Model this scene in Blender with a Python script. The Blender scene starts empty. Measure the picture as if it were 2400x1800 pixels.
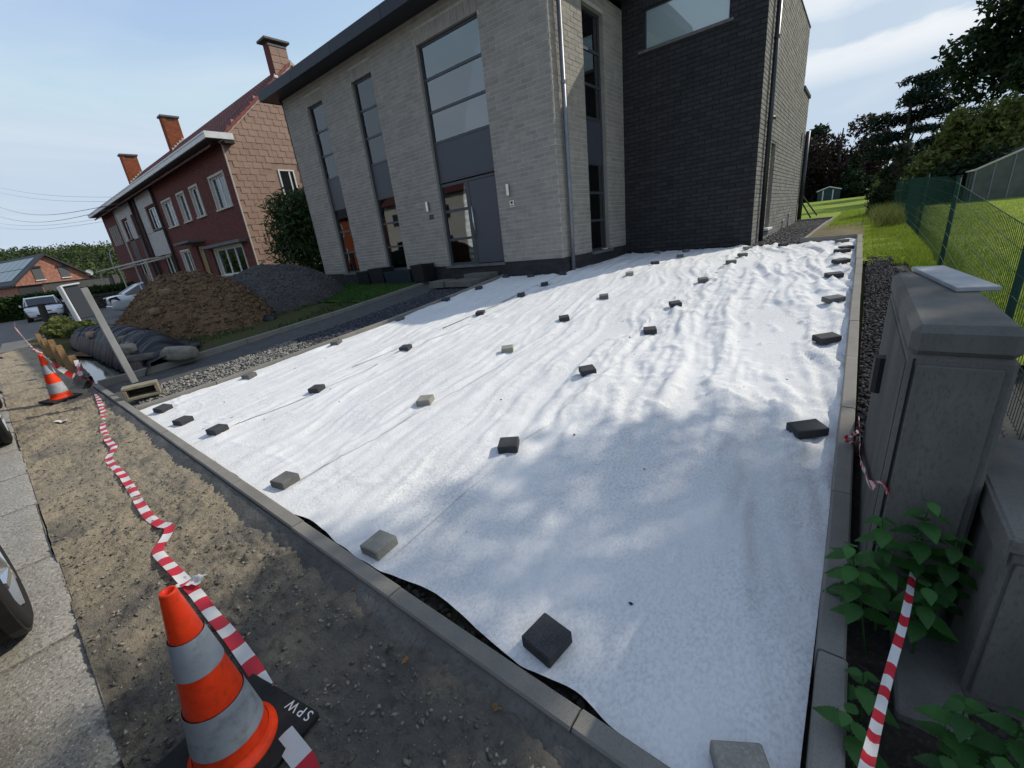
import bpy, math, random
import numpy as np
from mathutils import Vector, Matrix
random.seed(7); RNG = np.random.default_rng(11)
sc = bpy.context.scene
COL = sc.collection
R = math.radians
# ------------------------------------------------------------------ camera
FPX, PITCH, ROLL, YAW = 978.8, 0.337556, -0.117178, -0.698877
CAM = np.array([0., 0., 1.65])
_cp, _sp = math.cos(PITCH), math.sin(PITCH)
CF = np.array([math.sin(YAW)*_cp, math.cos(YAW)*_cp, -_sp])
_r0 = np.array([math.cos(YAW), -math.sin(YAW), 0.]); _u0 = np.cross(_r0, CF)
CR = _r0*math.cos(ROLL) + _u0*math.sin(ROLL)
CU = -_r0*math.sin(ROLL) + _u0*math.cos(ROLL)
cd = bpy.data.cameras.new('camera'); cam = bpy.data.objects.new('camera', cd); COL.objects.link(cam)
cd.sensor_width = 36; cd.lens = FPX/2400*36; cd.clip_start = 0.02; cd.clip_end = 5000
cam.matrix_world = Matrix(((CR[0], CU[0], -CF[0], CAM[0]), (CR[1], CU[1], -CF[1], CAM[1]), (CR[2], CU[2], -CF[2], CAM[2]), (0, 0, 0, 1)))
sc.camera = cam
# ------------------------------------------------------------------ light
SUN_EL, SUN_AZ = R(38.5), R(29.0)       # azimuth from +Y towards +X
w = bpy.data.worlds.new('World'); sc.world = w; w.use_nodes = True
nt = w.node_tree; nt.nodes.clear()
def wn(t, **k):
    n = nt.nodes.new(t)
    for a, b in k.items(): setattr(n, a, b)
    return n
wout = wn('ShaderNodeOutputWorld'); wbg = wn('ShaderNodeBackground'); wbg.inputs[1].default_value = 0.15
sky = wn('ShaderNodeTexSky', sky_type='NISHITA'); sky.sun_disc = False
sky.sun_elevation = SUN_EL; sky.sun_rotation = SUN_AZ; sky.air_density = 1.0; sky.dust_density = 0.8; sky.ozone_density = 1.2
# thin high cloud laid on a flat layer far overhead (direction / height), streaked
tc = wn('ShaderNodeTexCoord'); sep = wn('ShaderNodeSeparateXYZ'); nt.links.new(tc.outputs['Generated'], sep.inputs[0])
mx = wn('ShaderNodeMath', operation='MAXIMUM'); nt.links.new(sep.outputs[2], mx.inputs[0]); mx.inputs[1].default_value = 0.02
ad = wn('ShaderNodeMath', operation='ADD'); nt.links.new(mx.outputs[0], ad.inputs[0]); ad.inputs[1].default_value = 0.12
dv = wn('ShaderNodeVectorMath', operation='DIVIDE'); cb = wn('ShaderNodeCombineXYZ')
for i in range(3): nt.links.new(ad.outputs[0], cb.inputs[i])
nt.links.new(tc.outputs['Generated'], dv.inputs[0]); nt.links.new(cb.outputs[0], dv.inputs[1])
def cloud(rot, scale, nscale, lo, hi, detail, seed):
    mp = wn('ShaderNodeMapping'); mp.inputs['Rotation'].default_value = (0, 0, rot); mp.inputs['Scale'].default_value = scale; mp.inputs['Location'].default_value = seed
    nt.links.new(dv.outputs[0], mp.inputs[0])
    no = wn('ShaderNodeTexNoise'); no.inputs['Scale'].default_value = nscale; no.inputs['Detail'].default_value = detail; no.inputs['Roughness'].default_value = .55; no.inputs['Distortion'].default_value = .6
    nt.links.new(mp.outputs[0], no.inputs[0])
    rp = wn('ShaderNodeMapRange'); rp.inputs[1].default_value = lo; rp.inputs[2].default_value = hi; rp.clamp = True
    nt.links.new(no.outputs[0], rp.inputs[0]); return rp
c1 = cloud(R(58), (1.0, .13, 1), 1.7, .47, .62, 7, (3.3, .4, 0)); c2 = cloud(R(20), (1, .55, 1), .9, .34, .95, 5, (1.2, 7.7, 0))
mm = wn('ShaderNodeMath', operation='MULTIPLY'); mm.inputs[1].default_value = .22; nt.links.new(c1.outputs[0], mm.inputs[0])
m2 = wn('ShaderNodeMath', operation='MULTIPLY'); m2.inputs[1].default_value = .62; nt.links.new(c2.outputs[0], m2.inputs[0])
ma = wn('ShaderNodeMath', operation='MAXIMUM'); nt.links.new(mm.outputs[0], ma.inputs[0]); nt.links.new(m2.outputs[0], ma.inputs[1])
# two long cirrus bands crossing the sky beyond the house
sp2 = wn('ShaderNodeSeparateXYZ'); nt.links.new(dv.outputs[0], sp2.inputs[0])
wob = wn('ShaderNodeTexNoise'); wob.inputs['Scale'].default_value = 1.6; wob.inputs['Detail'].default_value = 7; wob.inputs['Roughness'].default_value = .62; nt.links.new(dv.outputs[0], wob.inputs[0])
wy = wn('ShaderNodeMath', operation='MULTIPLY_ADD'); nt.links.new(wob.outputs[0], wy.inputs[0]); wy.inputs[1].default_value = .55; nt.links.new(sp2.outputs[1], wy.inputs[2])
def band(a0, a1, b0, b1, wgt):
    r1 = wn('ShaderNodeMapRange', interpolation_type='SMOOTHSTEP'); r1.inputs[1].default_value = a0; r1.inputs[2].default_value = a1; nt.links.new(wy.outputs[0], r1.inputs[0])
    r2 = wn('ShaderNodeMapRange', interpolation_type='SMOOTHSTEP'); r2.inputs[1].default_value = b0; r2.inputs[2].default_value = b1; r2.inputs[3].default_value = wgt; r2.inputs[4].default_value = 0; nt.links.new(wy.outputs[0], r2.inputs[0])
    x = wn('ShaderNodeMath', operation='MULTIPLY'); nt.links.new(r1.outputs[0], x.inputs[0]); nt.links.new(r2.outputs[0], x.inputs[1])
    y = wn('ShaderNodeMath', operation='MULTIPLY'); st = wn('ShaderNodeMapRange'); st.inputs[1].default_value = .25; st.inputs[2].default_value = .60; st.inputs[3].default_value = .55; nt.links.new(wob.outputs[0], st.inputs[0]); nt.links.new(x.outputs[0], y.inputs[0]); nt.links.new(st.outputs[0], y.inputs[1]); return y
for bb_ in (band(2.98, 3.14, 3.22, 3.78, .85), band(1.9, 2.5, 2.66, 2.88, .75)):
    m3 = wn('ShaderNodeMath', operation='MAXIMUM'); nt.links.new(ma.outputs[0], m3.inputs[0]); nt.links.new(bb_.outputs[0], m3.inputs[1]); ma = m3
veil = wn('ShaderNodeMath', operation='MAXIMUM'); veil.inputs[1].default_value = .16; nt.links.new(ma.outputs[0], veil.inputs[0])
cap = wn('ShaderNodeMixRGB', blend_type='DARKEN'); cap.inputs[0].default_value = 1; nt.links.new(sky.outputs[0], cap.inputs[1]); cap.inputs[2].default_value = (2.15, 2.75, 3.45, 1)      # haze evens out the glare round the sun
mixc = wn('ShaderNodeMixRGB'); nt.links.new(veil.outputs[0], mixc.inputs[0]); nt.links.new(cap.outputs[0], mixc.inputs[1]); mixc.inputs[2].default_value = (4.1, 4.2, 4.3, 1)
nt.links.new(mixc.outputs[0], wbg.inputs[0]); nt.links.new(wbg.outputs[0], wout.inputs[0])
sl = bpy.data.lights.new('sun', 'SUN'); sl.energy = 2.4; sl.angle = R(0.55); sl.color = (1, .92, .79)
so = bpy.data.objects.new('sun', sl); COL.objects.link(so)
SUNV = np.array([math.sin(SUN_AZ)*math.cos(SUN_EL), math.cos(SUN_AZ)*math.cos(SUN_EL), math.sin(SUN_EL)])
so.rotation_euler = Vector(SUNV).to_track_quat('Z', 'Y').to_euler(); so.location = (20, 30, 40)
sc.view_settings.view_transform = 'Standard'; sc.view_settings.look = 'None'; sc.view_settings.exposure = 0.60; sc.view_settings.gamma = 1
sc.render.engine = 'CYCLES'; sc.cycles.max_bounces = 7; sc.cycles.diffuse_bounces = 3; sc.cycles.transparent_max_bounces = 24
try: sc.cycles.use_denoising = True
except Exception: pass
# ------------------------------------------------------------------ helpers
def proj(P):
    v = np.asarray(P, float) - CAM; z = v@CF
    return np.array([1200 + FPX*(v@CR)/z, 900 - FPX*(v@CU)/z]), z
def ray(px, py): return CF + CR*(px-1200)/FPX - CU*(py-900)/FPX
def onz(px, py, z):
    d = ray(px, py); return CAM + d*(z-CAM[2])/d[2]
def onx(px, py, X):
    d = ray(px, py); return CAM + d*(X-CAM[0])/d[0]
def vnoise(x, y, seed=0):
    x = np.asarray(x, float); y = np.asarray(y, float)
    xi = np.floor(x).astype(np.int64); yi = np.floor(y).astype(np.int64); xf = x-xi; yf = y-yi
    def h(a, b):
        n = (a*374761393 + b*668265263 + seed*1274126177) & 0x7fffffff
        n = ((n ^ (n >> 13))*1274126177) & 0x7fffffff
        n = ((n ^ (n >> 16))*2246822519) & 0x7fffffff
        return (n & 0xffff)/65535.
    u = xf*xf*(3-2*xf); v = yf*yf*(3-2*yf)
    return (h(xi, yi)*(1-u)+h(xi+1, yi)*u)*(1-v) + (h(xi, yi+1)*(1-u)+h(xi+1, yi+1)*u)*v
def fbm(x, y, seed=0, oct=4, gain=.5):
    t = 0; a = 1; s = 0
    for o in range(oct):
        t = t + a*vnoise(np.asarray(x)*2**o, np.asarray(y)*2**o, seed+o*17); s += a; a *= gain
    return t/s - .5
class MB:
    """collects faces; build() links them as one mesh object"""
    def __init__(s): s.v = []; s.f = []; s.m = []; s.smooth = False
    def add(s, vs, fs, m=0):
        o = len(s.v); s.v.extend([tuple(map(float, p)) for p in vs]); s.f.extend([tuple(i+o for i in f) for f in fs]); s.m.extend([m]*len(fs)); return s
    def quad(s, a, b, c, d, m=0): return s.add([a, b, c, d], [(0, 1, 2, 3)], m)
    def box(s, lo, hi, m=0, M=None):
        x0, y0, z0 = lo; x1, y1, z1 = hi
        vs = [(x0, y0, z0), (x1, y0, z0), (x1, y1, z0), (x0, y1, z0), (x0, y0, z1), (x1, y0, z1), (x1, y1, z1), (x0, y1, z1)]
        if M is not None: vs = [M@Vector(p) for p in vs]
        return s.add(vs, [(3, 2, 1, 0), (4, 5, 6, 7), (0, 1, 5, 4), (1, 2, 6, 5), (2, 3, 7, 6), (3, 0, 4, 7)], m)
    def bbox(s, lo, hi, b=.004, m=0, M=None):
        """box with chamfered edges"""
        c = [(lo[i]+hi[i])/2 for i in range(3)]; h = [(hi[i]-lo[i])/2 for i in range(3)]; b = min(b, *[q*.45 for q in h]); vs = []; idx = {}
        for sx in (-1, 1):
            for sy in (-1, 1):
                for sz in (-1, 1):
                    for a in range(3):
                        p = [sx*(h[0]-b), sy*(h[1]-b), sz*(h[2]-b)]; p[a] = (sx, sy, sz)[a]*h[a]
                        idx[(sx, sy, sz, a)] = len(vs); vs.append([c[i]+p[i] for i in range(3)])
        fs = []
        for a in range(3):
            o = [i for i in range(3) if i != a]
            for sg in (-1, 1):
                q = []
                for t in ((-1, -1), (1, -1), (1, 1), (-1, 1)):
                    k = [0, 0, 0]; k[a] = sg; k[o[0]] = t[0]; k[o[1]] = t[1]; q.append(idx[(*k, a)])
                if (sg > 0) != (a != 1): q = q[::-1]
                fs.append(tuple(q))
        for a in range(3):
            o = [i for i in range(3) if i != a]
            for t in ((-1, -1), (-1, 1), (1, 1), (1, -1)):
                q = []
                for sg, w_ in ((-1, o[0]), (1, o[0]), (1, o[1]), (-1, o[1])):
                    k = [0, 0, 0]; k[a] = sg; k[o[0]] = t[0]; k[o[1]] = t[1]; q.append(idx[(*k, w_)])
                fs.append(tuple(q))
        for sx in (-1, 1):
            for sy in (-1, 1):
                for sz in (-1, 1):
                    fs.append((idx[(sx, sy, sz, 0)], idx[(sx, sy, sz, 1)], idx[(sx, sy, sz, 2)]))
        if M is not None: vs = [M@Vector(p) for p in vs]
        return s.add(vs, fs, m)
    def tube(s, pts, r, n=8, m=0, cap=True):
        pts = [Vector(p) for p in pts]; rs = r if isinstance(r, (list, tuple)) else [r]*len(pts); o = len(s.v); prev = None
        for i, p in enumerate(pts):
            d = (pts[min(i+1, len(pts)-1)] - pts[max(i-1, 0)]).normalized()
            a = prev if prev is not None else (Vector((0, 0, 1)) if abs(d.z) < .9 else Vector((1, 0, 0)))
            e1 = (a - d*a.dot(d)).normalized(); e2 = d.cross(e1); prev = e1
            for k in range(n):
                t = 2*math.pi*k/n; s.v.append(tuple(p + (e1*math.cos(t)+e2*math.sin(t))*rs[i]))
        for i in range(len(pts)-1):
            for k in range(n):
                s.f.append((o+i*n+k, o+i*n+(k+1) % n, o+(i+1)*n+(k+1) % n, o+(i+1)*n+k)); s.m.append(m)
        if cap:
            s.f.append(tuple(o+k for k in range(n))[::-1]); s.m.append(m); s.f.append(tuple(o+(len(pts)-1)*n+k for k in range(n))); s.m.append(m)
        return s
    def lathe(s, prof, n=32, m=0, c=(0, 0, 0), axis='z', close=False):
        o = len(s.v)
        for (r_, z_) in prof:
            for k in range(n):
                t = 2*math.pi*k/n; a, b = r_*math.cos(t), r_*math.sin(t)
                p = (a, b, z_) if axis == 'z' else (a, z_, b)
                s.v.append((p[0]+c[0], p[1]+c[1], p[2]+c[2]))
        for i in range(len(prof)-1):
            mm_ = m[i] if isinstance(m, (list, tuple)) else m
            for k in range(n):
                q = (o+i*n+k, o+i*n+(k+1) % n, o+(i+1)*n+(k+1) % n, o+(i+1)*n+k)
                s.f.append(q if axis == 'z' else q[::-1]); s.m.append(mm_)
        return s
    def prism(s, poly, off, m=0):
        """poly: closed 3d outline, off: extrusion vector"""
        n = len(poly); o = [tuple(np.add(p, off)) for p in poly]
        return s.add(list(poly)+o, [tuple(range(n))[::-1], tuple(range(n, 2*n))] + [(i, (i+1) % n, n+(i+1) % n, n+i) for i in range(n)], m)
    def mesh(s, name, mats, smooth=None):
        me = bpy.data.meshes.new(name); me.from_pydata(s.v, [], s.f)
        for mt in (mats if isinstance(mats, (list, tuple)) else [mats]): me.materials.append(mt)
        if any(s.m): me.polygons.foreach_set('material_index', s.m)
        if smooth if smooth is not None else s.smooth: me.polygons.foreach_set('use_smooth', [True]*len(me.polygons))
        me.update(); return me
    def build(s, name, mats, parent=None, world=False, smooth=None):
        return link(name, s.mesh(name, mats, smooth), parent, world)
def link(name, me, parent=None, world=False, loc=None, rot=None):
    o = bpy.data.objects.new(name, me); COL.objects.link(o)
    if parent is not None:
        o.parent = parent
        if world: o.matrix_parent_inverse = Matrix.Translation(parent.location).inverted()
    if loc is not None: o.location = loc
    if rot is not None: o.rotation_euler = rot
    return o
def tag(o, label=None, cat=None, group=None, kind=None):
    if label: o['label'] = label
    if cat: o['category'] = cat
    if group: o['group'] = group
    if kind: o['kind'] = kind
    return o
def thing(name, label, cat, loc=(0, 0, 0), rz=0, group=None):
    o = bpy.data.objects.new(name, None); COL.objects.link(o); o.empty_display_size = .2
    o.location = loc; o.rotation_euler = (0, 0, rz); return tag(o, label, cat, group)
def struct(name, o): o['kind'] = 'structure'; return o
def gridmesh(name, X, Y, Z, mats, smooth=True, mask=None, matidx=None):
    ny, nx = X.shape; v = np.stack([X, Y, Z], -1).reshape(-1, 3)
    i = np.arange(ny*nx).reshape(ny, nx); f = np.stack([i[:-1, :-1], i[:-1, 1:], i[1:, 1:], i[1:, :-1]], -1).reshape(-1, 4)
    if mask is not None:
        keep = mask.reshape(-1); f = f[keep]
    return rawmesh(name, v, f, mats, smooth)
def rawmesh(name, v, f, mats, smooth=False, matidx=None):
    me = bpy.data.meshes.new(name); k = f.shape[1]
    me.vertices.add(len(v)); me.vertices.foreach_set('co', np.ascontiguousarray(v, dtype=np.float32).ravel())
    me.loops.add(f.size); me.loops.foreach_set('vertex_index', np.ascontiguousarray(f, dtype=np.int32).ravel())
    me.polygons.add(len(f)); me.polygons.foreach_set('loop_start', np.arange(0, f.size, k, dtype=np.int32))
    for mt in (mats if isinstance(mats, (list, tuple)) else [mats]): me.materials.append(mt)
    if matidx is not None: me.polygons.foreach_set('material_index', np.ascontiguousarray(matidx, dtype=np.int32))
    if smooth: me.polygons.foreach_set('use_smooth', np.ones(len(f), dtype=bool))
    me.update(calc_edges=True); me.validate(); return me
def text_mesh(name, cu):
    t = bpy.data.objects.new(name, cu); COL.objects.link(t); bpy.context.view_layer.update()
    me = bpy.data.meshes.new_from_object(t.evaluated_get(bpy.context.evaluated_depsgraph_get())); bpy.data.objects.remove(t)
    return link(name, me)
# ------------------------------------------------------------------ materials
MATS = {}
def mat(name, col, rough=.8, var=None, scale=8., detail=5, contrast=(.35, .65), fine=None, fscale=120., bump=0., bscale=60., metal=0., spec=.35, island=0., coat=0., stretch=None, trans=0., alpha=1.):
    """procedural Principled material; noise runs on world position, so copies never repeat"""
    m = bpy.data.materials.new(name); m.use_nodes = True; n = m.node_tree; b = n.nodes['Principled BSDF']; L = n.links.new
    b.inputs['Roughness'].default_value = rough; b.inputs['Metallic'].default_value = metal
    b.inputs['Specular IOR Level'].default_value = spec
    if coat: b.inputs['Coat Weight'].default_value = coat; b.inputs['Coat Roughness'].default_value = .08
    geo = n.nodes.new('ShaderNodeNewGeometry'); pos = geo.outputs['Position']
    if stretch:
        mp = n.nodes.new('ShaderNodeMapping'); mp.inputs['Scale'].default_value = stretch; L(pos, mp.inputs[0]); pos = mp.outputs[0]
    c4 = lambda c: (*c, 1)
    cur = None
    def noise(sc_, de, pos_=None):
        t = n.nodes.new('ShaderNodeTexNoise'); t.inputs['Scale'].default_value = sc_; t.inputs['Detail'].default_value = de; t.inputs['Roughness'].default_value = .6
        L(pos_ or pos, t.inputs[0]); return t.outputs[0]
    def rng(src, lo, hi, a=0., b_=1.):
        r = n.nodes.new('ShaderNodeMapRange'); r.inputs[1].default_value = lo; r.inputs[2].default_value = hi; r.inputs[3].default_value = a; r.inputs[4].default_value = b_; L(src, r.inputs[0]); return r.outputs[0]
    rgb = n.nodes.new('ShaderNodeRGB'); rgb.outputs[0].default_value = c4(col); cur = rgb.outputs[0]
    if var is not None:
        mixn = n.nodes.new('ShaderNodeMixRGB'); L(rng(noise(scale, detail), *contrast), mixn.inputs[0]); L(cur, mixn.inputs[1]); mixn.inputs[2].default_value = c4(var); cur = mixn.outputs[0]
    if fine is not None:
        mixn = n.nodes.new('ShaderNodeMixRGB'); L(rng(noise(fscale, 3), .5, .72, 0, .85), mixn.inputs[0]); L(cur, mixn.inputs[1]); mixn.inputs[2].default_value = c4(fine); cur = mixn.outputs[0]
    if island:
        oi = n.nodes.new('ShaderNodeObjectInfo'); ad_ = n.nodes.new('ShaderNodeMath'); ad_.operation = 'ADD'; L(geo.outputs['Random Per Island'], ad_.inputs[0]); L(oi.outputs['Random'], ad_.inputs[1])
        fr = n.nodes.new('ShaderNodeMath'); fr.operation = 'FRACT'; L(ad_.outputs[0], fr.inputs[0])
        hs = n.nodes.new('ShaderNodeHueSaturation'); L(rng(fr.outputs[0], 0, 1, 1-island, 1+island), hs.inputs['Value']); L(cur, hs.inputs['Color']); cur = hs.outputs[0]
    L(cur, b.inputs['Base Color'])
    if bump:
        bp = n.nodes.new('ShaderNodeBump'); bp.inputs['Strength'].default_value = 1.0; bp.inputs['Distance'].default_value = bump; L(noise(bscale, 5), bp.inputs['Height']); L(bp.outputs[0], b.inputs['Normal'])
    if trans:
        tr = n.nodes.new('ShaderNodeBsdfTranslucent'); L(cur, tr.inputs[0]); ms = n.nodes.new('ShaderNodeMixShader'); ms.inputs[0].default_value = trans
        L(b.outputs[0], ms.inputs[1]); L(tr.outputs[0], ms.inputs[2]); L(ms.outputs[0], n.nodes['Material Output'].inputs[0])
    MATS[name] = m; return m
def glassmat(name, tint=(.8, .85, .85), refl=1.45, base=.06):
    """clear pane: reflects by angle, otherwise lets the room behind show"""
    m = bpy.data.materials.new(name); m.use_nodes = True; n = m.node_tree; n.nodes.clear(); L = n.links.new
    o = n.nodes.new('ShaderNodeOutputMaterial'); g = n.nodes.new('ShaderNodeBsdfGlossy'); g.inputs['Roughness'].default_value = .012; g.inputs[0].default_value = (.9, .93, .95, 1)
    t = n.nodes.new('ShaderNodeBsdfTransparent'); t.inputs[0].default_value = (*tint, 1)
    fr = n.nodes.new('ShaderNodeFresnel'); fr.inputs[0].default_value = refl
    a = n.nodes.new('ShaderNodeMath'); a.operation = 'ADD'; a.use_clamp = True; L(fr.outputs[0], a.inputs[0]); a.inputs[1].default_value = base
    nz = n.nodes.new('ShaderNodeTexNoise'); nz.inputs['Scale'].default_value = 1.3; bp = n.nodes.new('ShaderNodeBump'); bp.inputs['Distance'].default_value = .001; bp.inputs['Strength'].default_value = .25
    L(nz.outputs[0], bp.inputs['Height']); L(bp.outputs[0], g.inputs['Normal'])
    ms = n.nodes.new('ShaderNodeMixShader'); L(a.outputs[0], ms.inputs[0]); L(t.outputs[0], ms.inputs[1]); L(g.outputs[0], ms.inputs[2]); L(ms.outputs[0], o.inputs[0]); MATS[name] = m; return m
M_grey_brick = mat('grey_painted_brick', (.315, .28, .24), .85, (.25, .225, .195), 5, fine=(.29, .28, .26), fscale=90, bump=.004, bscale=55, island=.10)
M_mortar = mat('pale_mortar', (.46, .44, .40), .95, (.37, .35, .315), 6, bump=.003)
M_dark_brick = mat('anthracite_brick', (.029, .028, .029), .8, (.020, .0195, .021), 6, fine=(.048, .046, .046), fscale=70, bump=.004, island=.25)
M_dark_mortar = mat('dark_mortar', (.012, .0125, .015), .9)
M_frame = mat('anthracite_frame', (.045, .05, .062), .42, (.038, .042, .052), 3, spec=.5)
M_panel = mat('slate_panel', (.052, .058, .075), .45, (.047, .052, .068), 2, spec=.5)
M_fascia = mat('dark_fascia', (.018, .021, .03), .5, (.022, .026, .036), 3)
M_bluestone = mat('blue_stone_sill', (.14, .14, .135), .7, (.10, .10, .10), 9)
M_steel = mat('brushed_steel', (.6, .6, .59), .28, metal=1.)
M_zinc = mat('zinc_pipe', (.22, .23, .25), .45, (.17, .18, .2), 6, metal=.6)
M_black = mat('black_plastic', (.012, .012, .013), .55)
M_white = mat('white_paint', (.72, .72, .70), .5, (.62, .62, .60), 4)
M_cream = mat('cream_stone', (.52, .48, .40), .75, (.43, .40, .34), 6)
M_blind_w = mat('white_blind', (.62, .64, .62), .8)
M_blind_g = mat('grey_blind', (.24, .26, .25), .8)
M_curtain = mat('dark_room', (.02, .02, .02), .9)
M_film = mat('frosted_film', (.80, .86, .85), .6)
M_glass = glassmat('window_glass', (.93, .95, .95), base=.06)
M_glass2 = glassmat('tinted_glass', (.25, .30, .33), base=.16)
M_cardark = mat('car_window_glass', (.012, .014, .017), .05, spec=.8)
M_red_brick = mat('dark_red_brick', (.15, .036, .028), .8, (.105, .028, .024), 7, bump=.004, island=.18)
M_red_mortar = mat('red_wall_mortar', (.085, .035, .03), .95)
M_white_brick = mat('white_glazed_brick', (.50, .49, .48), .6, (.40, .39, .39), 9, island=.1)
M_orange_brick = mat('orange_chimney_brick', (.30, .085, .035), .85, (.21, .06, .03), 12, bump=.003, island=.2)
M_shingle = mat('pinkish_slate', (.34, .225, .17), .85, (.29, .19, .145), 5, bump=.002, bscale=40, island=.07)
M_rooftile = mat('red_clay_tile', (.14, .045, .04), .8, (.09, .035, .033), 4, island=.25)
M_sheet = None
M_concrete = mat('kerb_concrete', (.235, .22, .19), .92, (.185, .175, .155), 4, fine=(.15, .14, .125), fscale=160, bump=.0015, bscale=220, island=.06)
M_haunch = mat('lean_concrete', (.15, .145, .13), .95, (.10, .095, .085), 7, fine=(.07, .066, .06), fscale=60, bump=.006, bscale=35)
M_granite = None
M_soil = None
M_dark_soil = mat('dark_damp_soil', (.035, .03, .024), .95, (.018, .015, .012), 10, fine=(.07, .06, .048), fscale=50, bump=.01, bscale=40)
M_paver_dark = mat('dark_grey_paver', (.045, .046, .05), .85, (.032, .033, .037), 12, fine=(.085, .085, .088), fscale=170, bump=.0012, bscale=180)
M_paver_mid = mat('mid_grey_paver', (.13, .128, .12), .9, (.095, .094, .09), 12, fine=(.19, .187, .18), fscale=150, bump=.0014, bscale=170)
M_paver_light = mat('pale_grey_paver', (.27, .255, .215), .9, (.21, .20, .17), 14, fine=(.36, .345, .30), fscale=110, bump=.0016, bscale=150)
M_slate_gravel = mat('slate_chippings', (.075, .078, .095), .8, (.045, .047, .06), 25, island=.55)
M_black_gravel = mat('black_chippings', (.035, .035, .037), .85, (.02, .02, .021), 25, island=.6)
M_sunlit_gravel = mat('sunlit_chippings', (.30, .285, .25), .9, (.2, .19, .17), 25, island=.4)
M_grey_chip = mat('grey_chippings', (.105, .102, .10), .9, (.07, .068, .066), 12, island=.45)
M_brown_clod = mat('brown_clod', (.16, .10, .055), .95, (.10, .062, .035), 9, bump=.01, bscale=30, island=.35)
M_tarp = mat('black_plastic_tarp', (.010, .011, .016), .5, (.016, .017, .022), 5, spec=.25, bump=.003, bscale=25)
M_rock = mat('pale_rock', (.26, .235, .19), .9, (.17, .155, .125), 9, bump=.01, bscale=25, island=.15)
M_wood = mat('weathered_timber', (.25, .15, .06), .8, (.15, .085, .035), 3, stretch=(14, 14, 1.2), fine=(.10, .06, .03), fscale=30)
M_darkwood = mat('dark_weathered_post', (.06, .05, .043), .9, (.03, .026, .023), 5, stretch=(10, 10, 1), bump=.006)
M_rubber = mat('cone_rubber', (.016, .016, .016), .85, (.024, .024, .022), 30)
M_orange = mat('cone_fluorescent_orange', (1.0, .062, .010), .42, (.95, .05, .010), 25, fine=(.70, .05, .01), fscale=40)
M_retro = mat('cone_reflective_sleeve', (.40, .42, .44), .5, (.34, .36, .38), 12, fine=(.24, .24, .24), fscale=18)
M_tape_red = mat('tape_red', (.60, .025, .045), .45, trans=.25)
M_tape_white = mat('tape_white', (.74, .74, .73), .45, trans=.25)
M_leaf = mat('foliage_green', (.045, .09, .016), .55, (.028, .06, .012), 3, island=.4, trans=.3, spec=.3)
M_leaf_dark = mat('foliage_dark', (.022, .042, .014), .6, (.013, .026, .01), 2, island=.4, trans=.2, spec=.2)
M_leaf_copper = mat('foliage_copper', (.040, .024, .018), .6, (.024, .016, .013), 2, island=.4, trans=.2, spec=.2)
M_leaf_olive = mat('foliage_olive', (.16, .18, .045), .6, (.09, .11, .03), 2, island=.4, trans=.35, spec=.25)
M_needle = mat('pine_needles', (.016, .034, .020), .6, (.010, .022, .014), 2, island=.4, trans=.12, spec=.2)
M_bark = mat('bark', (.055, .042, .032), .95, (.03, .023, .018), 6, bump=.01, bscale=25)
M_grass = None
M_blade = mat('grass_blades', (.27, .34, .04), .55, (.20, .28, .03), 2, island=.3, trans=.35, spec=.25)
M_nettle = mat('nettle_leaf', (.05, .15, .03), .5, (.03, .10, .022), 9, island=.3, trans=.3, spec=.35, bump=.002, bscale=160)
M_green_wire = mat('green_coated_wire', (.012, .045, .032), .75, spec=.2)
M_cabinet = mat('weathered_concrete', (.155, .15, .133), .92, (.095, .092, .083), 3.5, fine=(.09, .088, .08), fscale=130, bump=.002, bscale=120, stretch=(1, 1, .35))
M_asphalt = mat('asphalt', (.06, .06, .06), .92, (.045, .045, .045), 2, fine=(.10, .10, .10), fscale=90, bump=.003, bscale=90)
M_road = mat('pale_road', (.16, .155, .145), .93, (.12, .117, .11), 1.5, fine=(.21, .20, .19), fscale=70, bump=.003, bscale=90)
M_water = mat('muddy_water', (.06, .058, .05), .06, spec=.6, bump=.001, bscale=6)
M_carwhite = mat('white_car_paint', (.70, .71, .72), .3, coat=.6)
M_carsilver = mat('silver_car_paint', (.50, .53, .57), .3, metal=.35, coat=.6)
M_cardk = mat('dark_car_paint', (.02, .021, .024), .3, coat=.6)
M_tyre = mat('tyre_rubber', (.014, .014, .014), .85, bump=.002, bscale=90)
M_alloy = mat('alloy_wheel', (.62, .63, .64), .25, metal=.9)
M_lamp_glass = mat('headlamp_glass', (.55, .6, .65), .1, spec=.8)
M_lamp_red = mat('tail_lamp_red', (.06, .012, .015), .15, spec=.6)
M_pink_brick = mat('pink_brick', (.42, .20, .14), .88, (.30, .13, .09), 3.5, contrast=(.42, .58), fine=(.22, .10, .07), fscale=16)
M_dark_tile = mat('dark_roof_tile', (.03, .031, .035), .6)
M_solar = mat('solar_panel', (.02, .03, .055), .15, spec=.7)
M_render_grey = mat('grey_render', (.115, .113, .105), .9, (.09, .088, .083), 2)
M_render_white = mat('white_render', (.74, .73, .70), .85, (.66, .65, .62), 2)
M_shutter = mat('grey_shutter', (.09, .095, .10), .6)
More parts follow.
